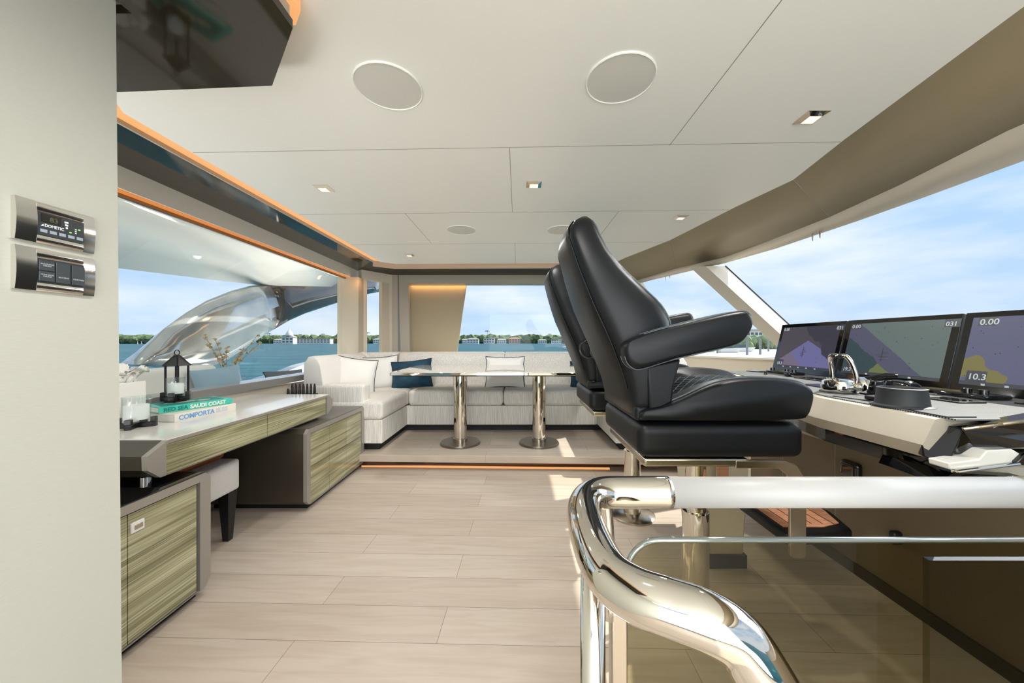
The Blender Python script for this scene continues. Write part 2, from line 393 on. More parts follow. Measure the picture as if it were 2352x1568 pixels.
# left side of the cabin (boat side)
struct(MB().box((-2.32, -1.8, 0), (-2.2, 4.62, .80)).build('wall_left', mat('beige_gloss', (192, 182, 166), .12, coat=.4), origin=(0, 0, 0)))
struct(MB().box((-2.34, -1.8, .80), (-2.17, 4.62, .866)).build('trim_5', mat('grey_stone_sill', (126, 124, 120), .15, coat=.3), bevel=.006), 'grey sill below the large side window')
struct(MB().box((-2.30, -1.8, 2.02), (-2.13, 4.66, 2.16)).build('trim_6', mat('pale_header', (236, 230, 219), .45)), 'grey beige header above the side window')
tag(MB().box((-2.185, -.2, 2.0145), (-2.14, 4.44, 2.0195)).build('led_strip', led_dim), 'orange light strip along the top of the large side window', 'light strip')
struct(MB().box((-2.205, -.2, 1.995), (-2.19, 4.44, 2.019)).build('trim_7', steel_dark), 'grey track at the head of the side window')
w1 = struct(MB().box((-2.235, -.3, .866), (-2.229, 4.44, 2.0)).build('window_1', glass_m))
# end post of the side window, lit orange from above
m = MB().box((-2.30, 4.43, .80), (-2.04, 4.60, 2.02)); m.box((-2.06, 4.43, .80), (-2.0, 4.50, 2.02))
struct(MB().box((-2.30, 4.43, .80), (-2.03, 4.62, 2.02)).build('trim_8', beige), 'post between the side window and the corner window')
# aft side of the side window, towards the camera
struct(MB().box((-2.3, -1.8, .80), (-2.13, -.3, 2.02)).build('trim_9', beige))

# diagonal corner with its narrow window
A = Vector((-2.04, 4.56, 0)); B = Vector((-1.76, 4.95, 0)); AB = B-A; nn = Vector((AB.y, -AB.x, 0)).normalized()
def dg(s0, s1, z0, z1, t0=0, t1=.08):
    a = A+AB*s0-nn*t0; b = A+AB*s1-nn*t0; c = A+AB*s1-nn*t1; d = A+AB*s0-nn*t1
    z = Vector((0, 0, 1)); return ([a+z*z0, b+z*z0, c+z*z0, d+z*z0], [a+z*z1, b+z*z1, c+z*z1, d+z*z1])
m = MB(); m.hexa(*dg(-.02, .14, 0, 2.14)); m.hexa(*dg(.84, 1.06, 0, 2.14)); m.hexa(*dg(.14, .84, 2.02, 2.14, .0)); m.hexa(*dg(.14, .84, 0, .95))
struct(m.build('wall_corner', beige_lt))
m = MB(); m.hexa(*dg(.62, .84, .95, 2.02, .01, .09)); struct(m.build('trim_10', beige), 'reveal beside the narrow corner window')
m = MB(); m.hexa(*dg(.14, .84, .95, 2.02, .05, .056)); struct(m.build('window_2', glass_m))
light('corner_cove_lamp', 'AREA', (-1.98, 4.35, 2.0), .5, (1, .5, .18), (.3, .03), aim=(-.3, .2, -1))

# far wall
m = MB().box((-1.77, 4.96, 0), (2.2, 5.1, .96)); m.box((-1.77, 4.96, 2.02), (1.5, 5.1, 2.16)); m.box((-1.79, 4.92, 0), (-1.70, 5.1, 2.14))
struct(m.build('wall_far', header_m, origin=(0, 0, 0)))
m = MB().hexa([(-1.66, 4.93, .9), (-1.53, 4.93, .9), (-1.53, 5.0, .9), (-1.66, 5.0, .9)], [(-1.69, 4.931, 2.0175), (-1.555, 4.931, 2.0175), (-1.555, 5.0, 2.0175), (-1.69, 5.0, 2.0175)])
m.box((-1.69, 4.93, 2.018), (1.3, 4.96, 2.14))
struct(m.build('trim_11', header_m), 'mitred grey frame around the far window')
tag(MB().prism([W(938, 650, 5.06), W(1072, 650, 5.06), W(1049, 815, 5.06), W(938, 815, 5.06)], (0, .03, 0)).build('blind_panel', mat('sand_panel', (176, 162, 134), .6)), 'tapering sand coloured panel at the left of the far window', 'panel')
light('blind_lamp', 'AREA', (-1.15, 5.025, 2.012), .8, (1, .5, .16), (.82, .02), aim=(0, .25, -1))
struct(MB().box((-1.53, 5.07, .9), (1.6, 5.076, 2.05)).build('window_3', glass_m))

# ------------------------------------------------------------------ windscreen side
L2 = [(1.74, -1.7, 1.97), (1.77, 0, 1.97), (1.79, 1.273, 1.97), (1.88, 1.72, 1.97), (1.928, 2.154, 1.97), (1.92, 2.7, 1.97), (1.887, 3.19, 1.97), (1.668, 3.667, 1.97), (1.535, 4.22, 1.97), (1.30, 4.95, 1.97)]
L3 = [(2.0, -1.7, 1.92), (2.01, 0, 1.92), (2.016, 1.388, 1.92), (2.03, 1.75, 1.92), (2.03, 2.087, 1.92), (2.0, 2.7, 1.92), (1.90, 3.218, 1.92), (1.76, 3.55, 1.92), (1.55, 4.15, 1.92), (1.34, 4.95, 1.92)]
L4 = [(2.2, -1.7, 2.2), (2.2, 0, 2.2), (2.2, 1.388, 2.2), (2.2, 1.75, 2.2), (2.2, 2.087, 2.2), (2.2, 2.7, 2.2), (2.1, 3.218, 2.2), (1.95, 3.55, 2.2), (1.75, 4.15, 2.2), (1.55, 4.95, 2.2)]
L1z = [(1.30, -1.7, CZ), (1.33, 0, CZ), (1.36, .936, CZ), (1.456, 1.558, CZ), (1.533, 1.94, CZ), (1.456, 2.33, CZ), (1.35, 3.10, CZ), (1.153, 3.75, CZ), (1.09, 4.3, CZ), (1.0, 4.95, CZ)]
m = MB()
def sheet(a, b, th=(0, 0, .02)):
    n = len(a); m.add(list(a)+list(b), [(i, i+1, n+i+1, n+i) for i in range(n-1)])
sheet(L1z, L2)
o = struct(m.build('trim_12', taupe, smooth='all'), 'taupe padded beam sweeping above the windscreen')
sm = o.modifiers.new('s', 'SOLIDIFY'); sm.thickness = .01; sm.offset = 1
for i in (3, 7):   # seams of the beam
    a, b = Vector(L1z[[4, 6][i//5]]), Vector(L2[[4, 7][i//5]])
    struct(MB().tube([a-Vector((0,0,.001)), b-Vector((0,0,.001))], .0022, 6).build('trim_%d' % (13+i//5), seam_m))
m = MB(); sheet(L2, L3); o = struct(m.build('trim_15', beige_lt, smooth='all'), 'light beige band over the windscreen')
sm = o.modifiers.new('s', 'SOLIDIFY'); sm.thickness = .01; sm.offset = 1
m = MB(); sheet(L3, L4); struct(m.build('trim_16', gel, smooth='all'))
struct(MB().box((2.0, -1.8, 2.2), (2.3, 5.2, 2.26)).build('trim_17', gel))
LB = [(3.5, -1.7, 1.0), (3.45, 0, 1.0), (3.35, 1.4, 1.0), (3.25, 2.1, 1.0), (3.12, 2.8, 1.0), (2.98, 3.35, 1.0), (2.85, 3.64, 1.0), (2.4, 4.35, 1.0), (1.95, 4.96, 1.0)]
m = MB()
for i in range(len(LB)-1):
    a, b = Vector(LB[i]), Vector(LB[i+1]); d = Vector((.06, .03, 0)); z = Vector((0, 0, -1.0))
    m.hexa([a+z, b+z, b+d+z, a+d+z], [a, b, b+d, a+d])
struct(m.build('wall_right', beige_lt, origin=(0, 0, 0)))
m = MB()
for i in range(len(LB)-1):
    a, b = Vector(LB[i]), Vector(LB[i+1]); d = Vector((-.05, -.03, 0)); e_ = Vector((.07, .03, 0)); z = Vector((0, 0, .02))
    m.hexa([a+d, b+d, b+e_, a+e_], [a+d+z, b+d+z, b+e_+z, a+e_+z])
struct(m.build('trim_18', mat('light_sill', (226, 219, 204), .45)), 'pale sill at the foot of the windscreen')
# raked pillar
TL = Vector((1.70, 3.43, 1.925)); TR = Vector((1.985, 3.35, 1.925)); BL = Vector((2.85, 3.64, 1.01)); BR = Vector((3.07, 3.46, 1.01))
T1 = W(1601, 613, 3.25); T2 = W(1621, 611, 2.98); B1 = T1+(BL-TL)*.99+Vector((-.01, -.02, 0)); B2 = T2+(BL-TL)*.99+Vector((.0, -.02, 0))
m = MB().hexa([TL, T1, T2, TR], [BL, B1, B2, BR]); struct(m.build('pillar', beige_lt), 'raked beige pillar between windscreen panes')
struct(MB().tube([TR+Vector((.006, -.006, 0)), BR+Vector((.006, -.006, 0))], .006, 8).build('trim_19', black_matte), 'black seal along the pillar')
m = MB(); n3 = [Vector(q) for q in L3[:7]]; nb = [Vector(q) for q in LB[:6]]+[Vector(LB[5])]
m.add(n3+nb, [(i, i+1, len(n3)+i+1, len(n3)+i) for i in range(len(n3)-1)])
struct(m.build('window_4', glass_m, smooth='all'))
m = MB(); n3 = [Vector(q) for q in L3[7:9]]+[Vector((1.50, 4.28, 1.92))]; nb = [Vector(LB[6]), Vector(LB[7]), Vector((2.1, 4.72, 1.0))]
m.add(n3+nb, [(i, i+1, len(n3)+i+1, len(n3)+i) for i in range(len(n3)-1)])
struct(m.build('window_5', glass_m, smooth='all'))
q = [Vector((1.50, 4.28, 1.93)), Vector((1.34, 4.95, 1.93)), Vector((1.98, 4.90, .98)), Vector((2.1, 4.72, .98))]  # opaque post added out of view behind the chairs to block sun
struct(MB().prism(q, (.05, .03, 0)).build('trim_20', beige_lt), 'added beige post behind the chairs, blocking sun at the far windscreen corner')
for (px, py, D, h), lb in zip([(1529, 637, 3.95, .045), (1539, 635, 3.9, .02), (1867, 543, 2.35, .03), (1884, 538, 2.3, .025)],
        ['longer dark hook under the beam edge beside the far chair', 'shorter dark hook under the beam edge beside the far chair', 'left one of two small hooks above the first chart screen', 'right one of two small hooks above the first chart screen']):
    p = W(px, py, D); tag(MB().tube([p+Vector((0,0,.02)), p, p-Vector((0, 0, h))], [.006, .006, .003], 8).build('hook', steel_dark), lb, 'hook', 'hooks under the windscreen beam')

# ------------------------------------------------------------------ ceiling fittings
def speaker(x, y, label):
    t = thing('ceiling_speaker', (x, y, CZ), label, 'ceiling speaker', 'round ceiling speakers')
    MB().lathe([(.118, 0), (.118, -.004), (.115, -.006), (.1125, -.004), (.110, 0)], (x, y, CZ)).build('rim', white_ceiling, t, smooth=True)
    MB().lathe([(.1125, -.001), (.1125, -.0035), (.05, -.0055), (.001, -.006)], (x, y, CZ), n=40).build('grille', mat('speaker_mesh', (206, 205, 197), .7, bump=(1500, .4, .001)), t, smooth=True)
speaker(-.458, 1.233, 'large round ceiling speaker nearest the dark overhead panel')
speaker(.351, 1.196, 'large round ceiling speaker above the near black chair, towards the windscreen')
speaker(-.457, 2.81, 'small looking round ceiling speaker above the dining table')
speaker(.351, 2.81, 'round ceiling speaker half hidden behind the black headrest')
def downlight(x, y, label, warm=True):
    t = thing('downlight', (x, y, CZ), label, 'downlight', 'square recessed downlights')
    s = .043; q = .024; mm = MB(); z = CZ-.003
    for sx, sy in ((0, -1), (0, 1), (1, 0), (-1, 0)):
        if sx == 0: P = [(x-s, y+sy*s, z), (x+s, y+sy*s, z), (x+q, y+sy*q, z-.009), (x-q, y+sy*q, z-.009)]
        else: P = [(x+sx*s, y-s, z), (x+sx*s, y+s, z), (x+sx*q, y+q, z-.009), (x+sx*q, y-q, z-.009)]
        mm.prism(P, (0, 0, .003))
    mm.build('bezel', chrome, t)
    MB().box((x-q, y-q, CZ-.0105), (x+q, y+q, CZ-.002)).build('lamp', mat('downlight_lamp', (255, 232, 214), .5, emit=(255, 220, 198), estr=1.0), t)
downlight(-1.14, 2.045, 'square chrome downlight on the left between cove light and table')
downlight(.09, 1.994, 'square chrome downlight in the middle of the ceiling')
downlight(1.176, 1.398, 'large looking chrome downlight nearest the windscreen beam')
downlight(1.175, 2.52, 'pale downlight behind the near chair beside the windscreen beam')
downlight(-1.13, 3.62, 'small dark framed downlight near the far cove corner')

# ------------------------------------------------------------------ control plates on the near wall
def plate(z0, z1, label):
    t = thing('control_plate', (-.95, .713, z0), label, 'wall control', 'control plates on the near wall')
    y0, y1 = .652, .774; zc = (z0+z1)/2; h = (z1-z0)/2
    def arc(ya, yb, b0, zz0, zz1, nseg=8):
        return [[Vector((-.9445+b0*math.sin(math.pi*(.12+.76*k/nseg)), y, zz0+(zz1-zz0)*k/nseg)) for k in range(nseg+1)]+[Vector((-.95, y, zz1)), Vector((-.95, y, zz0))] for y in (ya, yb)]
    mm = MB(); mm.loft(arc(y0, .681, .0055, z0, z1)); mm.loft(arc(.754, y1, .0055, z0, z1))
    mm.loft(arc(.681, .754, .004, z1-.02, z1)); mm.loft(arc(.681, .754, .004, z0, z0+.018))
    mm.build('bezel', mat('brushed_chrome', (232, 230, 224), .12, metal=1), t, smooth=True)
    MB().box((-.95, .680, z0+.017), (-.941, .755, z1-.019)).build('module', mat('anthracite_module', (38, 42, 46), .4), t)
    return t
FX = lambda y, z, x=-.9408: frame((x, y, z), (0, 1, 0), (0, 0, 1), (1, 0, 0))
lightgrey = mat('button_grey', (150, 160, 170), .5); whitep = mat('white_print', (225, 228, 230), .5)
t = plate(1.394, 1.475, 'upper chrome wall plate with air conditioning display and buttons')
MB().box((-.9412, .687, 1.437), (-.9402, .717, 1.4535)).build('display', mat('display_dark', (24, 22, 14), .2), t)
textobj('digits', '83', .013, FX(.699, 1.440, -.9401), mat('digit_dim', (82, 80, 62), .5), t)
textobj('lettering', 'DOMETIC', .0082, FX(.692, 1.4285), whitep, t, sx=.82)
MB().add([(-.9405, .6862, 1.4285), (-.9405, .6905, 1.4285), (-.9405, .6905, 1.433), (-.9405, .688, 1.431)], [(0, 1, 2, 3)]).build('logo', whitep, t)
for i in range(5): MB().box((-.942, .6855+i*.0142, 1.4165), (-.9398, .6955+i*.0142, 1.4225)).build('button', lightgrey, t)
for y, z in ((.7305, 1.4275), (.745, 1.4375)): MB().box((-.942, y, z), (-.940, y+.0028, z+.0018)).build('indicator', mat('green_led', (120, 255, 60), .4, emit=(120, 255, 60), estr=1.5), t)
mm = MB()
for i, q in enumerate((.006, .0045, .003)): mm.box((-.941, .7225+i*.001, 1.4455-i*.0055), (-.9403, .7225+q+i*.001, 1.449-i*.0055))
for i in range(3): mm.box((-.941, .7395, 1.4365-i*.004), (-.9403, .742, 1.4385-i*.004))
mm.build('symbols', whitep, t)
t = plate(1.300, 1.383, 'lower chrome wall plate with four dark rocker switches')
rk = mat('rocker_grey', (52, 58, 62), .45)
for y0, y1, z0, z1, s in ((.6825, .7055, 1.3405, 1.3605, 'SKYLOUNGE\nCEILING'), (.6825, .7055, 1.3195, 1.3395, 'HOME DECK\nCEILING'), (.7075, .7305, 1.3195, 1.3605, 'ACCENT'), (.7325, .7545, 1.3195, 1.3605, 'CURTAIN')):
    b = MB().box((-.943, y0, z0), (-.938, y1, z1)).build('rocker', rk, t, bevel=.0008)
    textobj('lettering', s, .0034 if '\n' in s else .0042, FX((y0+y1)/2, z0+(.012 if '\n' in s else .010), -.9378), mat('print_grey', (170, 174, 176), .5), b, align='CENTER')

# ------------------------------------------------------------------ desk and cabinets (boat side)
def ypoly(pts, x0, x1): return MB().prism([(x0, y, z) for y, z in pts], (x1-x0, 0, 0))
dsk = thing('desk', (-1.85, 2.2, .6), 'long white topped desk with olive grained drawer fronts and chamfered ends', 'desk')
hexp = [(1.55, .76), (1.465, .715), (1.467, .655), (1.52, .607), (2.86, .607), (2.93, .66), (2.93, .715), (2.87, .76)]
inn = [(1.575, .745), (1.54, .72), (1.53, .622), (2.865, .622), (2.875, .70), (2.86, .745)]
m = MB(); a = [(y, z) for y, z in hexp]
def frame_prism(outer, inner_box, x0, x1):
    mm = MB(); y0, y1, z0, z1 = inner_box
    # ring made of four bands with the hexagon's own ends
    ys = [p[0] for p in outer]; 
    near = [p for p in outer if p[0] < (min(ys)+max(ys))/2]; farp = [p for p in outer if p[0] > (min(ys)+max(ys))/2]
    near.sort(key=lambda p: -p[1]); farp.sort(key=lambda p: -p[1])
    mm.prism([(x0, *p) for p in near]+[(x0, y0, z0), (x0, y0, z1)], (x1-x0, 0, 0))
    mm.prism([(x0, *p) for p in farp]+[(x0, y1, z0), (x0, y1, z1)], (x1-x0, 0, 0))
    mm.prism([(x0, *near[0]), (x0, *farp[0]), (x0, y1, z1), (x0, y0, z1)], (x1-x0, 0, 0))
    mm.prism([(x0, *near[-1]), (x0, *farp[-1]), (x0, y1, z0), (x0, y0, z0)], (x1-x0, 0, 0))
    return mm
frame_prism(hexp, (1.545, 2.845, .6075, .746), -1.585, -1.56).build('frame', frame_m, dsk)
ypoly(hexp, -2.19, -1.586).build('carcass', dark_satin, dsk)
MB().box((-2.195, 1.55, .7605), (-1.562, 2.87, .765)).build('desk_top', white_lacq, dsk)
for y0, y1 in ((1.55, 2.174), (2.18, 2.835)): MB().box((-1.60, y0, .610), (-1.566, y1, .744)).build('drawer', veneer, dsk)
def cab(y0, y1, doors, label, name='cabinet', chN=True, chF=True):
    t = thing(name, (-1.84, (y0+y1)/2, 0), label, 'cabinet', 'low cabinets under the desk')
    c = .03
    out = [(y0+(c if chN else 0), .58), (y0, .58-c), (y0, .075), (y0+(c if chN else 0), .045), (y1-c, .04), (y1, .075), (y1, .555), (y1-c, .58)]
    frame_prism(out, (y0+.045, y1-.055, .0405, .545), -1.505, -1.48).build('frame', frame_m, t)
    ypoly(out, -2.195, -1.506).build('carcass', dark_satin, t)
    MB().box((-2.195, y0+.03, .5805), (-1.482, y1-.03, .585)).build('cabinet_top', black_gloss if not doors[0][2] else mat('charcoal_satin_top', (92, 86, 80), .25), t)
    MB().box((-2.19, y0+.07, 0), (-1.52, y1-.035, .05)).build('plinth', black_matte, t)
    for a, b, _ in doors: MB().box((-1.53, a, .047), (-1.485, b, .54)).build('door', veneer, t)
    return t
t = cab(.95, 1.677, ((1.0, 1.32*1.002, 0), (1.326, 1.608, 0)), 'near low cabinet with olive grained door, white latch and glossy black top')
dr = [c for c in t.children if c.name.startswith('door')][-1]
l_ = MB().box((-1.486, 1.333, .462), (-1.479, 1.38, .502)).build('latch', mat('white_latch', (232, 230, 226), .3), dr, bevel=.002)
MB().box((-1.482, 1.343, .473), (-1.476, 1.372, .491)).build('latch_button', steel, dr, bevel=.002)
t = cab(2.44, 3.35, ((2.485, 2.738, 1), (2.742, 3.008, 1), (3.012, 3.29, 1)), 'far low cabinet with three olive grained doors beside the sofa')
for c in [c for c in t.children if c.name.startswith('door')]:
    me = c.data; ys = [v.co.y for v in me.vertices]; yy0, yy1 = min(ys)+wloc(t).y, max(ys)+wloc(t).y
    MB().box((-1.4858, yy0, .303), (-1.4842, yy1, .307)).build('groove', dark_satin, c)
for y, lb in ((1.535, 'glossy dark post holding the desk above the near cabinet'), (2.53, 'glossy dark post holding the desk above the far cabinet')):
    tag(MB().lathe([(.02, .585), (.02, .606)], (-1.64, y, 0)).build('desk_post', chrome if y < 2 else black_gloss, smooth=True), lb, 'post', 'posts between desk and cabinets')

# stool
st = thing('stool', (-1.92, 1.95, 0), 'light grey upholstered stool with black tapered legs pushed under the desk', 'stool')
MB().rbox((-1.92, 1.955, .387), (.40, .405, .187), .018, 4).build('seat', grey_fabric, st, smooth='all')
for x in (-1.755, -2.085):
    for y in (1.80, 2.105):
        sx = 1 if x > -1.9 else -1; sy = 1 if y > 1.95 else -1
        MB().hexa([(x-.018, y-.018, 0), (x+.018, y-.018, 0), (x+.018, y+.018, 0), (x-.018, y+.018, 0)], [(x-.034, y-.034, .296), (x+.034, y-.034, .296), (x+.034, y+.034, .296), (x-.034, y+.034, .296)]).build('leg', black, st, bevel=.003)
tag(MB().rbox((-1.86, 1.97, .525), (.12, .36, .085), .03, 4).build('bolster', cognac, smooth='all'), 'cognac brown leather bolster lying on the grey stool', 'bolster')

# ------------------------------------------------------------------ things on the desk
DT = .765
def book(near, far_, z0, h, depth, cover, label, title, top_extra=None):
    a = Vector((*near, z0)); b = Vector((*far_, z0)); u_ = (b-a).normalized(); n_ = Vector((-u_.y, u_.x, 0)); 
    if n_.x > 0: n_ = -n_
    t = thing('book', (*((a+b)/2+n_*depth/2).xy, z0), label, 'book', 'coffee table books on the desk')
    z = Vector((0, 0, 1)); c = .004
    m = MB()
    def slab(p, q, d0, d1, za, zb): m.hexa([p+n_*d0+z*za, q+n_*d0+z*za, q+n_*d1+z*za, p+n_*d1+z*za], [p+n_*d0+z*zb, q+n_*d0+z*zb, q+n_*d1+z*zb, p+n_*d1+z*zb])
    slab(a, b, 0, .004, 0, h); slab(a, b, .004, depth, 0, .004); slab(a, b, .004, depth, h-.004, h)
    m.build('cover', cover, t, bevel=.001)
    m = MB(); slab(a+u_*c, b-u_*c, .0045, depth-c, .0041, h-.0041); m.build('pages', paper, t)
    x = 0.02
    for s, mt, wd, size in title:
        q = textobj('title', s, size, frame(a-n_*.0006+u_*x+z*(h-size*.72)/2, u_, (0, 0, 1), -n_), mt, t, sx=wd, bold=.035)
        pr = [v.co.dot(u_) for v in q.data.vertices]; x += max(pr)-min(pr)+.010
    return t, a, b, n_, u_
teal = mat('teal_cover', (70, 196, 178), .3, coat=.3); dteal = mat('deep_teal_print', (10, 128, 122), .5); offw = mat('off_white_print', (240, 238, 226), .5)
blue = mat('sky_blue_print', (116, 164, 216), .5); cream = mat('cream_cover', (226, 222, 208), .4)
book((-1.846, 1.872), (-1.80, 2.222), DT, .042, .185, cream, 'cream coffee table book lettered COMPORTA, lying under the teal one', (('COMPORTA', blue, .98, .036), ('BLISS', mat('grey_white_print', (196, 204, 212), .5), .90, .036)))
t, a, b, n_, u_ = book((-1.945, 1.885), (-1.815, 2.212), DT+.043, .034, .20, teal, 'teal coffee table book lettered RED SEA, topmost of the two', (('RED SEA', dteal, .95, .030), ('SAUDI COAST', offw, .93, .030)))
m = MB()
for k, (cu_, cv, ru, rv) in enumerate(((.17, .11, .06, .03), (.24, .09, .04, .024), (.1, .12, .03, .018))):
    m.prism([a+u_*(cu_+ru*math.cos(i*.35))+n_*(cv+rv*math.sin(i*.35)*(1+.2*math.sin(3*i)))+Vector((0, 0, .0342)) for i in range(18)], (0, 0, .0004))
m.build('cover_picture', mat('sand_print', (196, 202, 170), .4), t)
MB().prism([a+u_*.02+n_*.03+Vector((0,0,.034)), b-u_*.03+n_*.02+Vector((0,0,.034)), b-u_*.02+n_*.19+Vector((0,0,.034)), a+u_*.05+n_*.19+Vector((0,0,.034))], (0, 0, .0001)).build('cover_print', dteal, t)

def candle(x, y, z, r, h, label, holder=True):
    t = thing('candle', (x, y, z), label, 'candle', 'white candles in clear glasses')
    z1 = z+(.03 if holder else .004)
    MB().lathe([(r-.003, 0), (r, .004), (r, h), (r-.003, h), (r-.004, .01), (.002, .008)], (x, y, z1), 36).build('glass', glass_clear, t, smooth=True)
    MB().lathe([(.001, .0102), (r-.006, .0104), (r-.006, h*.66), (r-.012, h*.675), (.001, h*.672)], (x, y, z1), 32).build('wax', wax, t, smooth=True)
    MB().tube([(x, y, z1+h*.66), (x+.001, y, z1+h*.80)], .0018, 6).build('wick', paper, t)
    if holder:
        m = MB()
        for d in (R(25), R(115)):
            c, s_ = math.cos(d), math.sin(d); q = r+.024
            mm = MB().box((-q, -.013, 0), (q, .013, .024)); mm.box((-q, -.013, .024), (-q+.02, .013, .05)); mm.box((q-.02, -.013, .024), (q, .013, .05))
            mm.xf(Matrix.Translation((x, y, z)) @ Matrix.Rotation(d, 4, 'Z')); m.add(mm.v, mm.f)
        m.build('holder', black, t, bevel=.002)
candle(-1.94, 1.77, DT, .053, .125, 'large white candle in clear glass on black cross stand at the desk front')
# tissue box
m = MB().box((-2.19, 1.77, DT), (-2.045, 1.915, .985)); t = thing('tissue_box', (-2.117, 1.842, DT), 'square white box with crumpled white tissue standing at the left of the desk', 'tissue box')
m.build('box', mat('white_box', (236, 233, 226), .5), t, bevel=.003)
m = MB(); rnd = random.Random(3)
for k in range(26):
    a_ = rnd.uniform(0, 6.28); rr = rnd.uniform(.02, .075); cx, cy = -2.112+rr*.8*math.cos(a_), 1.842+rr*.8*math.sin(a_); zz = .985
    d = Vector((math.cos(a_), math.sin(a_), 0)); s_ = Vector((-d.y, d.x, 0)); ln = rnd.uniform(.05, .085); wd = rnd.uniform(.03, .055); up = rnd.uniform(.02, .115-rr*.5)
    p0 = Vector((cx, cy, zz)); n4 = 4; vs = []
    for i in range(5):
        for j in range(n4+1):
            f, g = i/4, j/n4-.5
            vs.append(p0+d*(ln*f*.7)+s_*(wd*g*(1.2-f*.6)*2*(.4+f))+Vector((0, 0, up*math.sin(f*1.9)+.012*math.sin(g*9+k)+.004)))
    m.add(vs, [(i*(n4+1)+j, i*(n4+1)+j+1, (i+1)*(n4+1)+j+1, (i+1)*(n4+1)+j) for i in range(4) for j in range(n4)])
m.build('tissue', paper, t, smooth='all')
# lantern with a candle in it
lx, ly = -2.125, 2.17; t = thing('lantern', (lx, ly, DT), 'black metal lantern with pointed roof and ring, behind the books', 'lantern')
m = MB().box((lx-.04, ly-.04, DT), (lx+.04, ly+.04, DT+.014)); m.build('base', black, t)
MB().box((lx-.007, ly-.007, DT+.014), (lx+.007, ly+.007, DT+.30)).build('centre_post', black, t)
for sx in (-1, 1):
    for sy in (-1, 1):
        MB().box((lx+sx*.036-.004, ly+sy*.036-.004, DT+.014), (lx+sx*.036+.004, ly+sy*.036+.004, DT+.285)).build('post', black, t)
m = MB(); bot = [(lx-.045, ly-.045, DT+.285), (lx+.045, ly-.045, DT+.285), (lx+.045, ly+.045, DT+.285), (lx-.045, ly+.045, DT+.285)]; top = [(lx-.006, ly-.006, DT+.35), (lx+.006, ly-.006, DT+.35), (lx+.006, ly+.006, DT+.35), (lx-.006, ly+.006, DT+.35)]
m.hexa(bot, top)
for a_, b_ in zip(bot, top): m.tube([a_, b_], .005, 6)
m.build('roof', black, t)
MB().tube([(lx+.016*math.cos(i*.35), ly, DT+.366+.016*math.sin(i*.35)) for i in range(19)], .0028, 6).build('ring', black, t)
candle(-2.035, 2.07, DT+.086, .042, .105, 'smaller white candle in clear glass standing before the black lantern')
tag(MB().box((-2.07, 2.035, DT), (-2.0, 2.105, DT+.0855)).build('candle_stand', black, bevel=.003), 'small black block under the farther candle, behind the books', 'stand')
# row of black bottle-like pegs beyond the desk
m = thing('peg_rack', (-1.90, 3.06, .585), 'black rack of upright pegs standing between desk end and sofa arm', 'rack')
MB().box((-2.02, 3.0, .585), (-1.79, 3.12, .74)).build('base', black, m, bevel=.004)
rnd = random.Random(5)
for i in range(7):
    for j in range(2):
        h = .05+.018*((i*3+j*2) % 3); x, y = -2.0+i*.033, 3.03+j*.055
        MB().lathe([(.011, .74), (.010, .74+h*.7), (.006, .74+h), (.001, .742+h)], (x, y, 0), 12).build('peg', black, m, smooth=True)

# ------------------------------------------------------------------ U shaped sofa
PZ = .142
sf = thing('corner_sofa', (-.2, 4.5, PZ), 'ivory U-shaped sofa with ribbed upholstery under the far windows', 'sofa')
m = MB().box((-2.06, 3.42, PZ), (-1.36, 4.48, .215)); m.box((-1.70, 4.17, PZ), (1.0, 4.88, .215)); m.box((1.0, 3.42, PZ), (1.72, 4.88, .215)); m.build('plinth', black_matte, sf)
m = MB().box((-2.08, 3.36, .215), (-1.313, 4.48, .44)); m.box((-1.70, 4.12, .215), (.94, 4.90, .44)); m.box((.94, 3.36, .215), (1.74, 4.90, .44)); m.build('base', sofa_m, sf, bevel=.008)
def seat(x0, x1, y0, y1): MB().rbox(((x0+x1)/2, (y0+y1)/2, .532), (x1-x0, y1-y0, .182), .045, 5, (0, 0, .012)).build('seat_cushion', sofa_m, sf, smooth='all')
seat(-2.06, -1.305, 3.345, 4.11); seat(-2.0, -1.305, 4.115, 4.50); seat(-1.30, -.178, 4.105, 4.88); seat(-.174, .935, 4.105, 4.88); seat(.94, 1.74, 3.345, 4.11); seat(.94, 1.74, 4.115, 4.88)
def backc(prof, axis, a, b):
    """backrest extruded from its side profile"""
    mm = MB(); pts = []
    n = 5; secs = []
    for i, s_ in enumerate((0, .012, .04, 1)): pass
    prof3 = lambda q, sc: [((q, p[0], p[1]) if axis == 'x' else (p[0], q, p[1])) for p in sc]
    cx = sum(p[0] for p in prof)/len(prof); cz = sum(p[1] for p in prof)/len(prof)
    shr = lambda k: [(cx+(p[0]-cx)*k, cz+(p[1]-cz)*k) for p in prof]
    for q, k in ((a, .88), (a+.006, .95), (a+.02, 1), (b-.02, 1), (b-.006, .95), (b, .88)): secs.append(prof3(q, shr(k)))
    mm.loft(secs).build('back_cushion', sofa_m if axis == 'x' else sofa_plain, sf, smooth=True)
bprof = [(4.60, .58), (4.62, .80), (4.66, .97), (4.69, 1.035), (4.74, 1.06), (4.82, 1.055), (4.87, 1.02), (4.88, .58)]
for a, b in ((-1.60, -.182), (-.178, .80), (.804, 1.5)): backc(bprof, 'x', a, b)
lprof = [(-1.86, .58), (-1.885, .80), (-1.91, .97), (-1.935, 1.03), (-1.98, 1.06), (-2.04, 1.05), (-2.08, .99), (-2.09, .58)]
backc(lprof, 'y', 3.37, 4.42)
backc([(-1.80, .58), (-1.86, .85), (-1.90, 1.0), (-1.93, 1.05), (-1.98, 1.07), (-2.03, 1.06), (-2.07, .99), (-2.08, .58)], 'y', 4.425, 4.53)
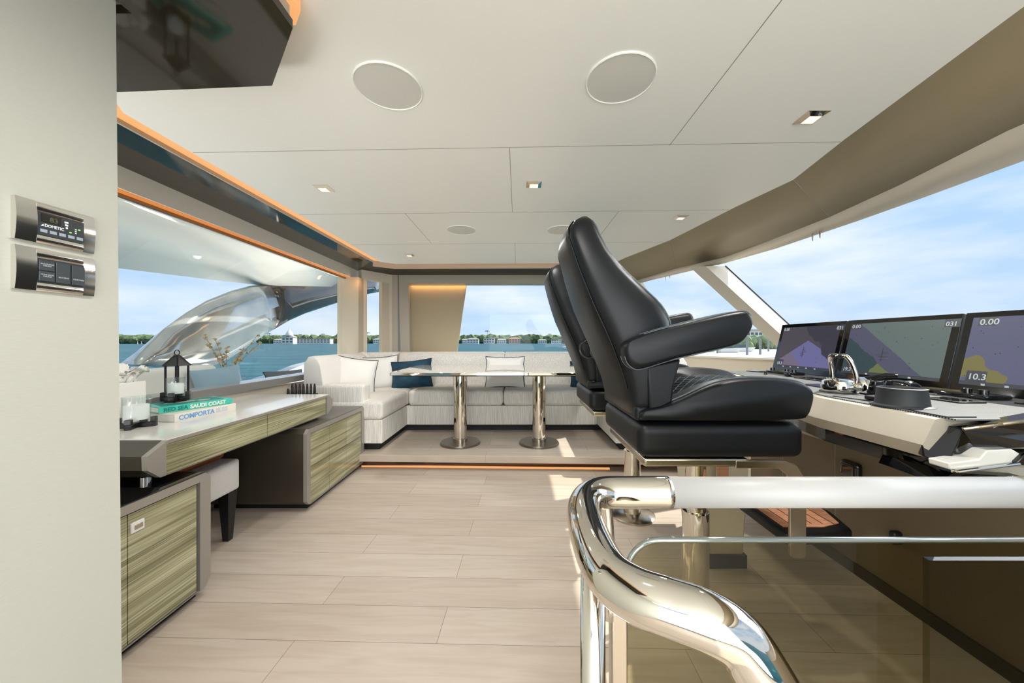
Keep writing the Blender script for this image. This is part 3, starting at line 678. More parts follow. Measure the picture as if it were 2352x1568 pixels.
MB().hexa([(-2.02, 4.47, .58), (-1.62, 4.60, .58), (-1.60, 4.88, .58), (-1.81, 4.86, .58)], [(-2.02, 4.49, 1.06), (-1.62, 4.68, 1.06), (-1.6, 4.86, 1.06), (-1.82, 4.83, 1.06)]).build('back_cushion', sofa_m, sf, bevel=.03, seg=4)
rprof = [(1.42, .58), (1.445, .80), (1.47, .97), (1.495, 1.03), (1.54, 1.06), (1.60, 1.05), (1.64, .99), (1.65, .58)]
backc(rprof, 'y', 3.37, 4.6)
MB().rbox((-1.79, 3.447, .680), (.60, .17, .21), .035, 5).build('armrest', sofa_m, sf, smooth='all')

def pillow(w_, h_, th, loc, rot, m_, label, pip=piping_m, group='throw pillows on the sofa', cat='pillow'):
    t = thing('pillow', loc, label, cat, group); n = 18; M = Matrix.Translation(loc) @ rot
    def outline(u, v):
        cx = 1-.10*(1-u*u)*abs(v)**3; cy = 1-.10*(1-v*v)*abs(u)**3
        return Vector((u*w_/2*(1-.085*(1-v*v)), v*h_/2*(1-.085*(1-u*u)), 0))
    vs = []; fs = []
    for sgn in (1, -1):
        for i in range(n+1):
            for j in range(n+1):
                u, v = -1+2*i/n, -1+2*j/n; p = outline(u, v)
                k = ((1-u**4)*(1-v**4))**.62*(1+.05*math.sin(5*u+3*v)); p.z = sgn*th/2*k; vs.append(M @ p)
    N1 = (n+1)**2
    for i in range(n):
        for j in range(n):
            a = i*(n+1)+j; fs.append((a, a+n+1, a+n+2, a+1)); fs.append((N1+a, N1+a+1, N1+a+n+2, N1+a+n+1))
    MB().add(vs, fs).build('cover', m_, t, smooth='all')
    ring = [outline(-1+2*i/12, -1) for i in range(12)]+[outline(1, -1+2*i/12) for i in range(12)]+[outline(1-2*i/12, 1) for i in range(12)]+[outline(-1, 1-2*i/12) for i in range(13)]
    if pip: MB().tube([M @ p for p in ring], .006, 6).build('piping', pip, t, smooth='all')
RX = lambda a: Matrix.Rotation(R(a), 4, 'X'); RY = lambda a: Matrix.Rotation(R(a), 4, 'Y'); RZ = lambda a: Matrix.Rotation(R(a), 4, 'Z')
pillow(.44, .42, .17, W(817, 864, 3.86), RZ(38) @ RX(76) @ RZ(-10), pillow_m, 'white piped pillow leaning nearest the left sofa arm')
pillow(.43, .42, .17, W(876, 856, 4.36), RZ(25) @ RX(78) @ RZ(4), pillow_m, 'white piped pillow in the sofa corner behind the teal one')
pillow(.50, .36, .16, W(946, 859, 4.34), RZ(4) @ RX(72) @ RZ(6), velvet_m, 'dark teal velvet pillow on the left part of the sofa', mat('teal_piping', (6, 44, 62), .7))
pillow(.50, .40, .16, W(1160, 854, 4.42), RX(76), pillow_m, 'white piped pillow seen through the table in the middle of the sofa')
pillow(.42, .36, .15, W(1348, 862, 4.40), RZ(-8) @ RX(74), velvet_m, 'dark teal pillow just showing behind the far black chair', mat('teal_piping', (6, 44, 62), .7))

# ------------------------------------------------------------------ dining table
tb = thing('dining_table', (-.19, 3.75, PZ), 'gloss topped dining table on two polished steel pedestals', 'table')
MB().box((-1.2, 3.28, .893), (.82, 4.25, .913)).build('table_top', mat('table_gloss', (206, 200, 190), .05, coat=.6), tb, bevel=.004)
MB().box((-1.17, 3.31, .868), (.79, 4.22, .8925)).build('under_frame', dark_gloss, tb)
m = MB()
for a, b in (((-1.207, 3.272, .880), (.827, 3.284, .905)), ((-1.207, 4.246, .880), (.827, 4.257, .905)), ((-1.207, 3.272, .880), (-1.196, 4.257, .905)), ((.816, 3.272, .880), (.827, 4.257, .905))): m.box(a, b)
m.build('rim', chrome, tb, bevel=.004)
for x in (-.60, .217):
    p = MB().lathe([(.062, .19), (.062, .26), (.068, .30), (.070, .70), (.070, .868)], (x, 3.62, 0), 40).build('pedestal', chrome, tb, smooth=True)
    MB().lathe([(.074, .165), (.074, .20), (.064, .203)], (x, 3.62, 0), 40).build('collar', steel, p, smooth=True)
    MB().lathe([(.208, PZ), (.208, PZ+.010), (.203, PZ+.014), (.20, PZ+.014), (.199, PZ+.022), (.05, PZ+.024)], (x, 3.62, 0), 48).build('base_plate', steel_dark, p, smooth=True)

# ------------------------------------------------------------------ helm chairs
def superell(rear, front, yc, hw, n=28, k=4.2):
    c = (rear+front)/2; d = (front-rear)/2; out = []
    for i in range(n):
        a = 2*math.pi*i/n; ca, sa = math.cos(a), math.sin(a)
        u = math.copysign(abs(ca)**(2/k), ca); v = math.copysign(abs(sa)**(2/k), sa)
        out.append(Vector((c.x+d.x*u, yc+hw*v, c.z+d.z*u)))
    return out
def helm_chair(label, yc=1.51):
    t = thing('helm_chair', (.75, yc, 0), label, 'helm chair', 'black leather helm chairs')
    S_ = [(1455,955,1497,952,.225), (1447,925,1530,925,.232), (1440,895,1546,895,.236), (1428,862,1557,855,.24), (1412,822,1563,815,.243), (1396,785,1566,776,.243), (1375,740,1562,735,.243), (1354,694,1541,697,.24),
          (1338,650,1497,657,.23), (1325,612,1450,616,.22), (1312,570,1412,574,.207), (1302,538,1391,538,.193), (1304,517,1379,514,.182), (1316,503,1367,501,.165), (1332,497,1353,496,.135)]
    secs = []; nr = []; nf = []
    for a, b, c, d, hw in S_:
        D = yc-hw; r_, f_ = W(a, b, D), W(c, d, D)
        secs.append(superell(r_, f_, yc, hw)); cc = (r_+f_)/2; nr.append((cc+(r_-cc)*.852, hw*.852)); nf.append((cc+(f_-cc)*.852, hw*.852))
    bk = MB().loft(secs).build('backrest', leather, t, smooth='all')
    for s_ in (1, -1):
        for q in (nr, nf):
            MB().tube(crom([Vector((p.x, yc-s_*h_, p.z)) for p, h_ in q[2:14]], 3), .003, 6).build('piping', stitch_m if q is nf else leather, bk, smooth='all')
    # release handle notch on the rear face
    MB().rbox((.405, yc+.09, 1.165), (.02, .10, .035), .008, 3).build('handle', leather, bk, smooth='all')
    MB().rbox((.455, yc, .935), (.05, .475, .055), .014, 4).build('rear_bolster', leather, t, smooth='all')
    base = MB().rbox((.737, yc, .840), (.602, .515, .128), .035, 5)
    base.build('seat_base', leather, t, smooth='all')
    # seat cushion: side profile lofted across the width
    prof = [(1474,965), (1560,966), (1700,966), (1830,963), (1858,955), (1870,925), (1872,903), (1863,888), (1840,878), (1795,872), (1745,870), (1700,872), (1660,879), (1620,893), (1575,914), (1530,932), (1485,942), (1472,952)]
    prof = [(p.x, p.y) for p in crom([(a, b, 0) for a, b in prof], 3)]
    base_p = [W(a, b, 1.25) for a, b in prof]; cz = .93; cx = .77; secs = []
    for v, k, dip in ((-.262, .90, 0), (-.258, .96, 0), (-.245, 1, 0), (-.21, 1, -.006), (-.18, 1, .0), (-.13, 1, .018), (-.06, 1, .028), (0, 1, .03), (.06, 1, .028), (.13, 1, .018), (.18, 1, 0), (.21, 1, -.006), (.245, 1, 0), (.258, .96, 0), (.262, .90, 0)):
        sec = []
        for i, p in enumerate(base_p):
            z = cz+(p.z-cz)*k
            if 18 <= i: z -= dip*max(0, min(1, (p.z-.95)/.06))
            sec.append(Vector((cx+(p.x-cx)*(.6+.4*k if k < 1 else 1), yc+v, z)))
        secs.append(sec)
    sc = MB().loft(secs).build('seat_cushion', leather, t, smooth='all')
    for s_ in (-1, 1):
        MB().tube(crom([Vector((p.x, yc+s_*.232, p.z+.0035)) for p in base_p[21:48]], 1), .0026, 6).build('piping', stitch_m, sc, smooth='all')
    # quilting lines on the insert
    m = MB()
    def topz(x):
        q = sorted(base_p[24:50], key=lambda p: p.x)
        for a, b in zip(q, q[1:]):
            if a.x <= x <= b.x: return a.z+(b.z-a.z)*(x-a.x)/(b.x-a.x)
        return q[-1].z
    for i in range(-5, 14):
        for s_ in (-1, 1):
            pts = []
            for k in range(9):
                y = -.12+.24*k/8; x = .52+i*.045+s_*(y)*.9
                if .53 < x < .98: pts.append(Vector((x, yc+y, topz(x)-.028*max(0, min(1, (topz(x)-.95)/.06))*(1-(y/.17)**2*.5)+.001)))
            if len(pts) > 2: m.tube(pts, .0018, 5)
    m.build('quilting', stitch_m, sc)
    # arms: padded, with an inner post
    arm = [(1437,790), (1480,768), (1562,745), (1640,726), (1690,716), (1715,715), (1726,727), (1727,745), (1716,768), (1698,787), (1660,799), (1603,812), (1540,827), (1478,846), (1455,845), (1438,826)]
    ac = crom([(a, b, 0) for a, b in arm+arm[:3]], 4); arm = [(p.x, p.y) for p in ac[4:4+len(arm)*4]]
    for s_, dx, dz in ((-1, 0, 0), (1, .065, .035)):
        pts = [W(a, b, 1.215)+Vector((dx if a > 1500 else 0, 0, dz if a > 1500 else 0)) for a, b in arm]
        c0 = Vector((sum(p.x for p in pts)/len(pts), 0, sum(p.z for p in pts)/len(pts))); secs = []; ym = yc+s_*.268
        for v, k in ((-.040, .78), (-.038, .88), (-.032, .95), (-.020, 1), (.020, 1), (.032, .95), (.038, .88), (.040, .78)):
            secs.append([Vector((c0.x+(p.x-c0.x)*(1-(1-k)*.28), ym+v, c0.z+(p.z-c0.z)*k)) for p in pts])
        ar = MB().loft(secs).build('armrest', leather, t, smooth='all')
        for vv in (-.024, .024):
            MB().tube(crom([Vector((p.x, ym+vv, p.z+(.0015 if p.z > c0.z else -.0015))) for p in pts[:-6]], 1), .0018, 6).build('stitching', stitch_m, ar, smooth='all')
        q = [W(1478,840,1.3), W(1556,822,1.3), W(1540,885,1.3), W(1536,922,1.3), W(1500,940,1.3), W(1484,938,1.3)]
        MB().prism([Vector((p.x, yc+s_*.225-.018, p.z)) for p in q], (0, .036, 0)).build('arm_bracket', leather, t, bevel=.01, seg=3)
    # slide, pedestal and foot rest
    MB().box((.46, yc-.24, .742), (.84, yc+.24, .774)).build('slide', steel, t, bevel=.008)
    MB().box((.84, yc-.10, .746), (.90, yc+.10, .774)).build('slide_lock', black_gloss, t, bevel=.004)
    MB().lathe([(.055, .03), (.055, .45), (.042, .452), (.042, .744)], (.79, yc+.04, 0), 32).build('pedestal', chrome, t, smooth=True)
    MB().lathe([(.15, 0), (.15, .012), (.13, .022), (.06, .03), (.055, .06)], (.79, yc+.04, 0), 36).build('floor_flange', steel, t, smooth=True)
    MB().lathe([(.022, -.02), (.024, .03), (.012, .034)], (.76, yc-.04, .52), 16, 'y').build('height_knob', chrome, t, smooth=True)
    br = [(1690,1057), (1800,1057), (1830,1068), (1848,1095), (1852,1130), (1852,1275), (1846,1283), (1822,1283), (1815,1276), (1815,1110), (1808,1090), (1790,1076), (1690,1075)]
    for s_ in (-1, 1):
        pts = [W(a, b, 1.27) for a, b in br]
        MB().prism([Vector((p.x, yc+s_*.235-.006, p.z)) for p in pts], (0, .012, 0)).build('footrest_bracket', steel, t, bevel=.002)
        MB().lathe([(.014, -.004), (.014, .006), (.001, .008)], (1.01, yc+s_*.235-s_*-.0, .455), 14, 'y').build('bolt', chrome, t)
    fp = [(.99, -.225), (1.17, -.225), (1.27, -.19), (1.31, -.06), (1.31, .06), (1.27, .19), (1.17, .225), (.99, .225)]
    fr = MB().prism([(x, yc+y, .445) for x, y in fp], (0, 0, .045)).build('footrest', leather, t, bevel=.014, seg=3)
    MB().prism([(1.005+(x-.99)*.84+.01, yc+y*.80, .4905) for x, y in fp], (0, 0, .003)).build('teak_insert', teak, fr)
    m = MB()
    for i in range(5): m.box((1.05+i*.043, yc-.16, .4936), (1.053+i*.043, yc+.16, .4942))
    m.build('caulking', black, fr)
    return t
c1 = helm_chair('near black leather helm chair in the foreground, its armrest towards the camera')
c2 = copy_tree(c1); c2.location.y += .86; c2['label'] = 'far black leather helm chair mostly hidden behind the near one'

# boxed step between the chairs and the console
b = thing('chair_plinth', (1.06, 2.2, 0), 'beige boxed footwell housing standing on the floor between chairs and console', 'housing')
MB().hexa([(.98, 1.86, .0), (1.2, 1.86, .0), (1.2, 2.06, .0), (.98, 2.06, .0)], [(.93, 1.80, .62), (1.2, 1.80, .62), (1.2, 2.08, .62), (.93, 2.08, .62)]).build('body', beige, b, bevel=.01)
MB().box((1.0, 1.84, 0), (1.21, 1.87, .07)).build('kick_plate', black_matte, b)

# ------------------------------------------------------------------ helm console
DZ = .975
cs = thing('helm_console', (1.6, 1.8, 0), 'helm console with pale padded front edge, perforated dash and black corner', 'helm console')
def xo(y): return .0 if y < 1.4 else (y-1.4)*.25
ys = [1.02, 1.2, 1.4, 1.8, 2.2, 2.67]
def strip(prof):
    return [[Vector((x+xo(y), y, z)) for x, z in prof] for y in ys]
MB().loft(strip([(1.235, DZ), (1.222, DZ-.003), (1.185, .897), (1.205, .857), (1.40, .853), (1.40, DZ)])).build('padded_edge', mat('pale_padding', (174, 166, 149), .5, bump=(300, .08, .0008)), cs, smooth=True)
MB().loft(strip([(1.401, .94), (1.401, DZ), (2.6, DZ), (2.6, .94)])).build('dash_filler', black_matte, cs)
MB().loft([[Vector((x+xo(y), y, z)) for x, z in [(1.245, DZ+.0003), (1.245, DZ+.004), (1.98-xo(y), DZ+.004), (1.98-xo(y), DZ+.0003)]] for y in [.99]+ys[1:-1]+[2.62]]).build('dash', dash_m, cs)
MB().loft(strip([(1.235, .80), (1.235, .852), (1.45, .852), (1.45, .80)])).build('under_band', black_gloss, cs)
MB().loft([[Vector((1.228+xo(y), y, .845)), Vector((1.228+xo(y), y, .856)), Vector((1.24+xo(y), y, .856)), Vector((1.24+xo(y), y, .845))] for y in (1.32, 1.6, 2.2)]).build('wood_strip', mat('varnished_mahogany', (150, 78, 30), .1, coat=.6), cs)
MB().box((1.75, -.6, 0), (2.9, 2.62, .80)).build('lower_body', mat('umber_beige', (118, 104, 82), .6), cs)
MB().box((1.735, -.6, 0), (1.752, 2.6, .055)).build('toe_kick', mat('dark_kick', (70, 62, 50), .6), cs)
MB().box((1.30, 1.1, .78), (1.85, 2.6, .80)).build('knee_panel', beige, cs)
# door in the lower body with latch
m = MB()
for a, b in (((1.748, 1.2, .735), (1.7525, 1.92, .738)), ((1.748, 1.92, .10), (1.7525, 1.923, .738)), ((1.748, 2.3, 0), (1.7525, 2.303, .76))): m.box(a, b)
m.build('panel_seam', seam_m, cs)
MB().rbox((1.735, 1.815, .53), (.04, .10, .095), .018, 4).build('latch', black_gloss, cs, smooth='all')
MB().rbox((1.735, 1.6, .30), (.05, .03, .06), .012, 4).build('latch', black, cs, smooth='all')
# black corner and near end of the console
q = [W(2172, 975, 1.03), W(2212, 985, .985), W(2186, 1048, .99), W(2186, 1068, 1.0), W(2120, 1049, 1.02), W(2118, 1020, 1.02)]
MB().prism(q, (.03, .05, 0)).build('corner_cap', mat('black_cap', (12, 12, 13), .3, spec=.3), cs, bevel=.004)
MB().add([W(2190, 978, 1.0), W(2212, 985, .98), W(2360, 966, .93), W(2700, 930, .93), W(2700, 900, 1.1), W(2352, 948, 1.02)], [(0, 1, 2, 5), (5, 2, 3, 4)]).build('edge_top', black_gloss, cs)
MB().tube([W(2212, 985, .978), W(2360, 966, .928), W(2700, 930, .92)], .005, 8).build('edge_trim', chrome, cs, smooth=True)
MB().prism([W(2212, 987, .985), W(2186, 1048, .99), W(2186, 1066, 1.0), W(2240, 1030, .98), W(2420, 1025, .95), W(2700, 1020, .94), W(2700, 935, .94), W(2360, 970, .935)], (0, .03, 0)).build('end_band', black_gloss, cs)
MB().prism([W(2188, 1067, 1.02), W(2200, 1050, 1.02), W(2225, 1030, 1.0), W(2700, 1020, 1.0), W(2700, 1130, 1.0), W(2200, 1100, 1.02)], (0, .05, 0)).build('end_panel', mat('putty_gloss', (178, 176, 162), .1, coat=.4), cs)
sh = MB().prism([W(2180, 1064, .95), W(2250, 1055, .95), W(2268, 1034, .95), W(2325, 1031, .95), W(2350, 1045, .95), W(2330, 1064, .95), W(2195, 1082, .95), W(2182, 1078, .95)], (.0, .05, 0)).build('end_shelf', gel, cs, bevel=.003)
MB().tube([W(2186, 1081, .945), W(2200, 1083, .94), W(2340, 1065, .94)], .0045, 8).build('shelf_trim', chrome, cs, smooth=True)
MB().prism([W(2335, 1062, .94), W(2358, 1040, .94), W(2420, 1040, .94), W(2420, 1075, .94), W(2340, 1068, .94)], (0, .04, 0)).build('end_block', black_gloss, cs, bevel=.003)
m = MB()
m.prism([W(2050, 1050, 1.12), W(2190, 1085, 1.0), W(2352, 1095, .95), W(2352, 1120, .95), W(2150, 1110, 1.0), W(2040, 1070, 1.12)], (0, .03, 0)); m.build('lower_band', black_gloss, cs)

# chart screens
def chart_mat(i):
    m = bpy.data.materials.new('chart_display'); m.use_nodes = True; t = m.node_tree; b = t.nodes['Principled BSDF']; n = t.nodes.new; l = t.links.new
    g = n('ShaderNodeTexCoord'); sp = n('ShaderNodeSeparateXYZ'); l(g.outputs['Object'], sp.inputs[0])
    nz = n('ShaderNodeTexNoise'); nz.inputs['Scale'].default_value = 9; nz.inputs['Detail'].default_value = 4; l(g.outputs['Object'], nz.inputs['Vector'])
    def lin(a, c, d, k=.06):      # a*y + c*z + noise*k + d
        q = n('ShaderNodeMath'); q.operation = 'MULTIPLY'; q.inputs[1].default_value = a; l(sp.outputs['Y'], q.inputs[0])
        r = n('ShaderNodeMath'); r.operation = 'MULTIPLY_ADD'; r.inputs[1].default_value = c; l(sp.outputs['Z'], r.inputs[0]); l(q.outputs[0], r.inputs[2])
        s = n('ShaderNodeMath'); s.operation = 'MULTIPLY_ADD'; s.inputs[1].default_value = k; l(nz.outputs[0], s.inputs[0]); l(r.outputs[0], s.inputs[2])
        u = n('ShaderNodeMath'); u.operation = 'GREATER_THAN'; u.inputs[1].default_value = d; l(s.outputs[0], u.inputs[0]); return u.outputs[0]
    def mixc(f, a, c):
        x = n('ShaderNodeMix'); x.data_type = 'RGBA'; l(f, x.inputs[0])
        if isinstance(a, tuple): x.inputs[6].default_value = (*s2l(a), 1)
        else: l(a, x.inputs[6])
        x.inputs[7].default_value = (*s2l(c), 1); return x.outputs[2]
    # local frame: y runs right->left (far is +), z up
    if i == 0:
        f1 = lin(.62, 1, .22, 0); f2 = lin(-.5, 1, .235, 0); mxm = n('ShaderNodeMath'); mxm.operation = 'MAXIMUM'; l(f1, mxm.inputs[0]); l(f2, mxm.inputs[1])
        c = mixc(lin(.9, -.9, .03, .12), (96, 94, 140), (104, 92, 112)); c = mixc(mxm.outputs[0], c, (66, 60, 68))
        c = mixc(lin(-1, 1, .40, .2), c, (46, 45, 56))
    elif i == 1:
        c = mixc(lin(.8, 1, .21, .14), (96, 104, 62), (40, 60, 64)); c = mixc(lin(-.75, 1, .11, .08), c, (72, 74, 94)); c = mixc(lin(-.75, 1, .19, .02), c, (88, 102, 98))
    else:
        c = mixc(lin(.4, 1, .2, .3), (78, 80, 104), (84, 86, 112)); vz = n('ShaderNodeTexNoise'); vz.inputs['Scale'].default_value = 6; l(g.outputs['Object'], vz.inputs['Vector'])
        gt = n('ShaderNodeMath'); gt.operation = 'GREATER_THAN'; gt.inputs[1].default_value = .62; l(vz.outputs[0], gt.inputs[0]); c = mixc(gt.outputs[0], c, (112, 106, 60))
    # sparse depth soundings
    vo = n('ShaderNodeTexVoronoi'); vo.inputs['Scale'].default_value = 34; l(g.outputs['Object'], vo.inputs['Vector'])
    lt = n('ShaderNodeMath'); lt.operation = 'LESS_THAN'; lt.inputs[1].default_value = .09; l(vo.outputs['Distance'], lt.inputs[0]); c = mixc(lt.outputs[0], c, (46, 48, 60))
    l(c, b.inputs['Emission Color']); b.inputs['Emission Strength'].default_value = .95; b.inputs['Base Color'].default_value = (.01, .01, .012, 1); b.inputs['Roughness'].default_value = .35; b.inputs['Specular IOR Level'].default_value = .2
    return m
MX0, MX1, MZ0, MZ1 = 1.935, 2.015, .985, 1.328
up = Vector((MX1-MX0, 0, MZ1-MZ0)); uv_ = up.normalized(); un = Vector((0, -1, 0)); nrm = un.cross(uv_)       # faces the chairs
scr_bg = mat('screen_glass', (8, 8, 9), .08, coat=.5); hud = mat('hud_panel', (36, 40, 46), .4, emit=(30, 34, 40), estr=.6); hudt = mat('hud_text', (150, 156, 160), .5, emit=(150, 156, 160), estr=.5)
ships = mat('chart_ink', (44, 34, 40), .5)
for i, (ya, yb, label, texts) in enumerate((
        (2.655, 2.135, 'first chart screen, farthest from the camera, showing a pale bay shape', ((0.02, .90, '0.00'), (.85, .89, '031'), (.02, .10, '18.3'))),
        (2.125, 1.575, 'middle chart screen with yellow and green coast', ((0.02, .90, '0.00'), (.85, .88, '031'), (.02, .09, '19.3'))),
        (1.565, 1.015, 'nearest chart screen cut by the right edge of the picture', ((.05, .88, '0.00'), (.05, .12, '10.3'))))):
    t = thing('chart_display', (MX0, (ya+yb)/2, DZ+.004), label, 'screen', 'chart screens on the console')
    o = Vector((MX0, ya, MZ0)); wd = ya-yb; hh = up.length
    def mp_(u, v, w_=0): return o+un*u*wd+up*v+nrm*w_
    def slab_(u0, u1, v0, v1, w0, w1, name, mt, par, **k):
        return MB().hexa([mp_(u0, v0, w0), mp_(u1, v0, w0), mp_(u1, v1, w0), mp_(u0, v1, w0)], [mp_(u0, v0, w1), mp_(u1, v0, w1), mp_(u1, v1, w1), mp_(u0, v1, w1)]).build(name, mt, par, **k)
    slab_(0, 1, -.012, 1, -.02, 0, 'housing', black, t, bevel=.003)
    slab_(.004, .996, -.01, .995, 0.0002, .001, 'front_glass', scr_bg, t)
    s_ = slab_(.055, .945, .13, .93, .0011, .0016, 'chart', chart_mat(i), t)
    slab_(.055, .945, .085, .128, .0011, .0016, 'menu_bar', hud, t)
    for u, v, tx in texts:
        p = slab_(u+.04, u+.04+(.11 if v > .5 else .12), (v-.06 if v > .5 else v), (.93 if v > .5 else v+.14), .0018, .0022, 'readout', hud, t)
        textobj('digits', tx, .030 if i < 2 else .036, frame(mp_(u+.05, v-.045 if v > .5 else v+.035, .0024), un, uv_, nrm), hudt, p, ext=.0002)
    m = MB(); rn = random.Random(i+4)
    cu_, cv = ((.48, .40), (.44, .40), (.9, .5))[i]
    for k in range(6):
        u = cu_+rn.uniform(-.03, .03); v = cv+k*.022-.06; ww = rn.uniform(.02, .045)
        m.hexa([mp_(u-ww, v, .0018), mp_(u+ww, v+.006, .0018), mp_(u+ww, v+.012, .0018), mp_(u-ww, v+.008, .0018)], [mp_(u-ww, v, .002), mp_(u+ww, v+.006, .002), mp_(u+ww, v+.012, .002), mp_(u-ww, v+.008, .002)])
    m.hexa([mp_(cu_-.004, cv-.09, .0018), mp_(cu_+.004, cv-.09, .0018), mp_(cu_+.004, cv+.12, .0018), mp_(cu_-.004, cv+.12, .0018)], [mp_(cu_-.004, cv-.09, .002), mp_(cu_+.004, cv-.09, .002), mp_(cu_+.004, cv+.12, .002), mp_(cu_-.004, cv+.12, .002)])
    m.build('chart_symbol', ships, t)
    m = MB()
    for k in range(5): m.box(mp_(.2+k*.13, .1, .0018)-Vector((.0, .006, .004)), mp_(.2+k*.13, .1, .0018)+Vector((-.001, .006, .004)))
    m.build('menu_icons', hudt, t)

DS = DZ+.0045
# throttle
tx, ty = 1.40, 1.52
t = thing('throttle', (tx, ty, DS), 'polished twin lever throttle glinting on the console', 'throttle')
MB().lathe([(.066, 0), (.066, .004), (.060, .006)], (tx, ty, DS), 32).build('gasket', rubber, t, smooth=True)
MB().lathe([(.060, .005), (.062, .03), (.056, .05), (.04, .058), (.001, .060)], (tx, ty, DS), 32).build('housing', chrome, t, smooth=True)
m = MB()
for k in range(5): m.lathe([(.005, .0585-abs(k-2)*.0012), (.005, .0615), (.001, .062)], (tx-.03, ty-.028+k*.014, DS), 10)
m.build('button', steel_dark, t, smooth=True)
for s_ in (-1, 1):
    MB().tube(crom([(tx+.02, ty+s_*.055, DS+.02), (tx+.022, ty+s_*.056, DS+.07), (tx+.01, ty+s_*.050, DS+.125), (tx, ty+s_*.040, DS+.152), (tx-.002, ty+s_*.028, DS+.158), (tx-.002, ty+s_*.006, DS+.157)], 6), .009, 12).build('lever', chrome, t, smooth='all')
    MB().tube([(tx-.002, ty+s_*.026, DS+.158), (tx-.002, ty+s_*.006, DS+.157)], .0105, 12).build('grip', black, t, smooth='all')
MB().tube([(tx+.02, ty-.085, DS+.03), (tx+.02, ty+.07, DS+.03)], .016, 14).build('axle', chrome, t, smooth='all')
# joystick-like second chrome lever body and rockers
t = thing('bow_thruster_lever', (1.60, 1.62, DS), 'low chrome lever body behind the throttle', 'control lever')
MB().lathe([(.05, 0), (.05, .02), (.038, .045), (.015, .055), (.001, .056)], (1.60, 1.62, DS), 24).build('dome', chrome, t, smooth=True)
MB().tube([(1.60, 1.62, DS+.045), (1.64, 1.55, DS+.07), (1.66, 1.52, DS+.07)], .011, 10).build('handle', black_gloss, t, smooth=True)
for k, (x, y, lb) in enumerate(((1.475, 1.44, 'black rocker control block beside the throttle, the nearer of two'), (1.55, 1.47, 'black rocker control block beside the throttle, the farther of two'))):
    t = thing('rocker_block', (x, y, DS), lb, 'control', 'rocker controls beside the throttle')
    MB().box((x-.035, y-.045, DS), (x+.035, y+.045, DS+.006)).build('base', black, t)
    MB().hexa([(x-.02, y-.012, DS+.006), (x+.02, y-.012, DS+.006), (x+.02, y+.016, DS+.006), (x-.02, y+.016, DS+.006)], [(x-.016, y-.018, DS+.058), (x+.016, y-.018, DS+.058), (x+.016, y+.006, DS+.058), (x-.016, y+.006, DS+.058)]).build('paddle', black_gloss, t, bevel=.003)
# key with tag
t = thing('key_tag', (1.66, 1.46, DS), 'small key on white tag lying beside the rocker controls', 'key')
MB().rbox((1.66, 1.46, DS+.006), (.04, .028, .01), .004, 3).build('tag', mat('white_tag', (236, 232, 224), .4), t, smooth='all')
MB().tube([(1.68, 1.455, DS+.008), (1.72, 1.43, DS+.003)], .003, 6).build('key', chrome, t)
# cup holder
t = thing('cup_holder', (1.30, 1.19, DS), 'round black rubber cup holder on the console edge', 'cup holder')
MB().lathe([(.078, .0), (.078, .004), (.067, .008), (.060, .058), (.062, .062), (.056, .064), (.053, .06), (.053, .008), (.001, .007)], (1.31, 1.19, DS), 44).build('cup', rubber, t, smooth=True)
MB().box((1.30, 1.21, DS+.0042), (1.40, 1.31, DS+.02)).build('side_block', black, t, bevel=.004)
def mat_sheet(pts, lb): tag(MB().prism([(x, y, DS) for x, y in pts], (0, 0, .003)).build('console_mat', rubber), lb, 'mat', 'dark rubber mats on the console')
mat_sheet([(1.265, 1.40), (1.30, 1.28), (1.42, 1.27), (1.42, 1.37), (1.34, 1.43)], 'dark grey rubber mat between throttle and cup holder')
mat_sheet([(1.25, 1.10), (1.245, 1.01), (1.33, 1.01), (1.41, 1.08), (1.40, 1.16), (1.26, 1.12)], 'dark grey rubber mat on the near side of the cup holder')
def keypad(x, y, w_, l2, lb, knobs):
    t = thing('autopilot_keypad', (x, y, DS), lb, 'control panel', 'control panels on the console')
    MB().box((x-w_/2, y-l2/2, DS), (x+w_/2, y+l2/2, DS+.018)).build('body', black_gloss, t, bevel=.006)
    MB().box((x-w_*.32, y-l2*.2, DS+.0185), (x+w_*.32, y+l2*.3, DS+.019)).build('display', mat('olive_lcd', (96, 92, 40), .2), t)
    for dy in knobs: MB().lathe([(.015, .018), (.014, .034), (.001, .036)], (x-w_*.1, y+dy, DS), 20).build('knob', black_gloss, t, smooth=True)
keypad(1.82, 2.38, .09, .24, 'black keypad with three knobs in front of the first chart screen', (.10, -.03, -.09))
keypad(1.80, 1.45, .10, .30, 'long black keypad with knobs in front of the nearest chart screen', (.13, -.06, -.11))
t = thing('trackball', (1.72, 1.56, DS), 'black rounded trackball control in front of the middle chart screen', 'control')
MB().rbox((1.72, 1.57, DS+.018), (.07, .13, .036), .017, 5, (0, 0, .012)).build('body', black_gloss, t, smooth='all')
MB().lathe([(.014, 0), (.013, .012), (.001, .016)], (1.72, 1.53, DS+.034), 16).build('ball', chrome, t, smooth=True)
for x, y, w_, l2, lb in ((1.50, 1.72, .11, .13, 'black bordered flat control screen beyond the throttle'), (1.72, 2.0, .10, .22, 'flat black plate before the gap of the first two chart screens'), (1.62, 1.30, .10, .12, 'flat black touch panel beside the long keypad'),
                         (1.84, 1.72, .10, .22, 'flat black plate before the middle chart screen'), (1.82, 1.16, .11, .16, 'flat black touch panel at the right picture edge'), (1.74, 2.56, .08, .07, 'small grey plate at the far end of the dash')):
    t = thing('touch_panel', (x, y, DS), lb, 'panel', 'flush panels in the dash')
    MB().box((x-w_/2, y-l2/2, DS), (x+w_/2, y+l2/2, DS+.005)).build('bezel', black, t, bevel=.001); MB().box((x-w_*.4, y-l2*.42, DS+.0052), (x+w_*.4, y+l2*.42, DS+.0056)).build('glass', black_gloss, t)
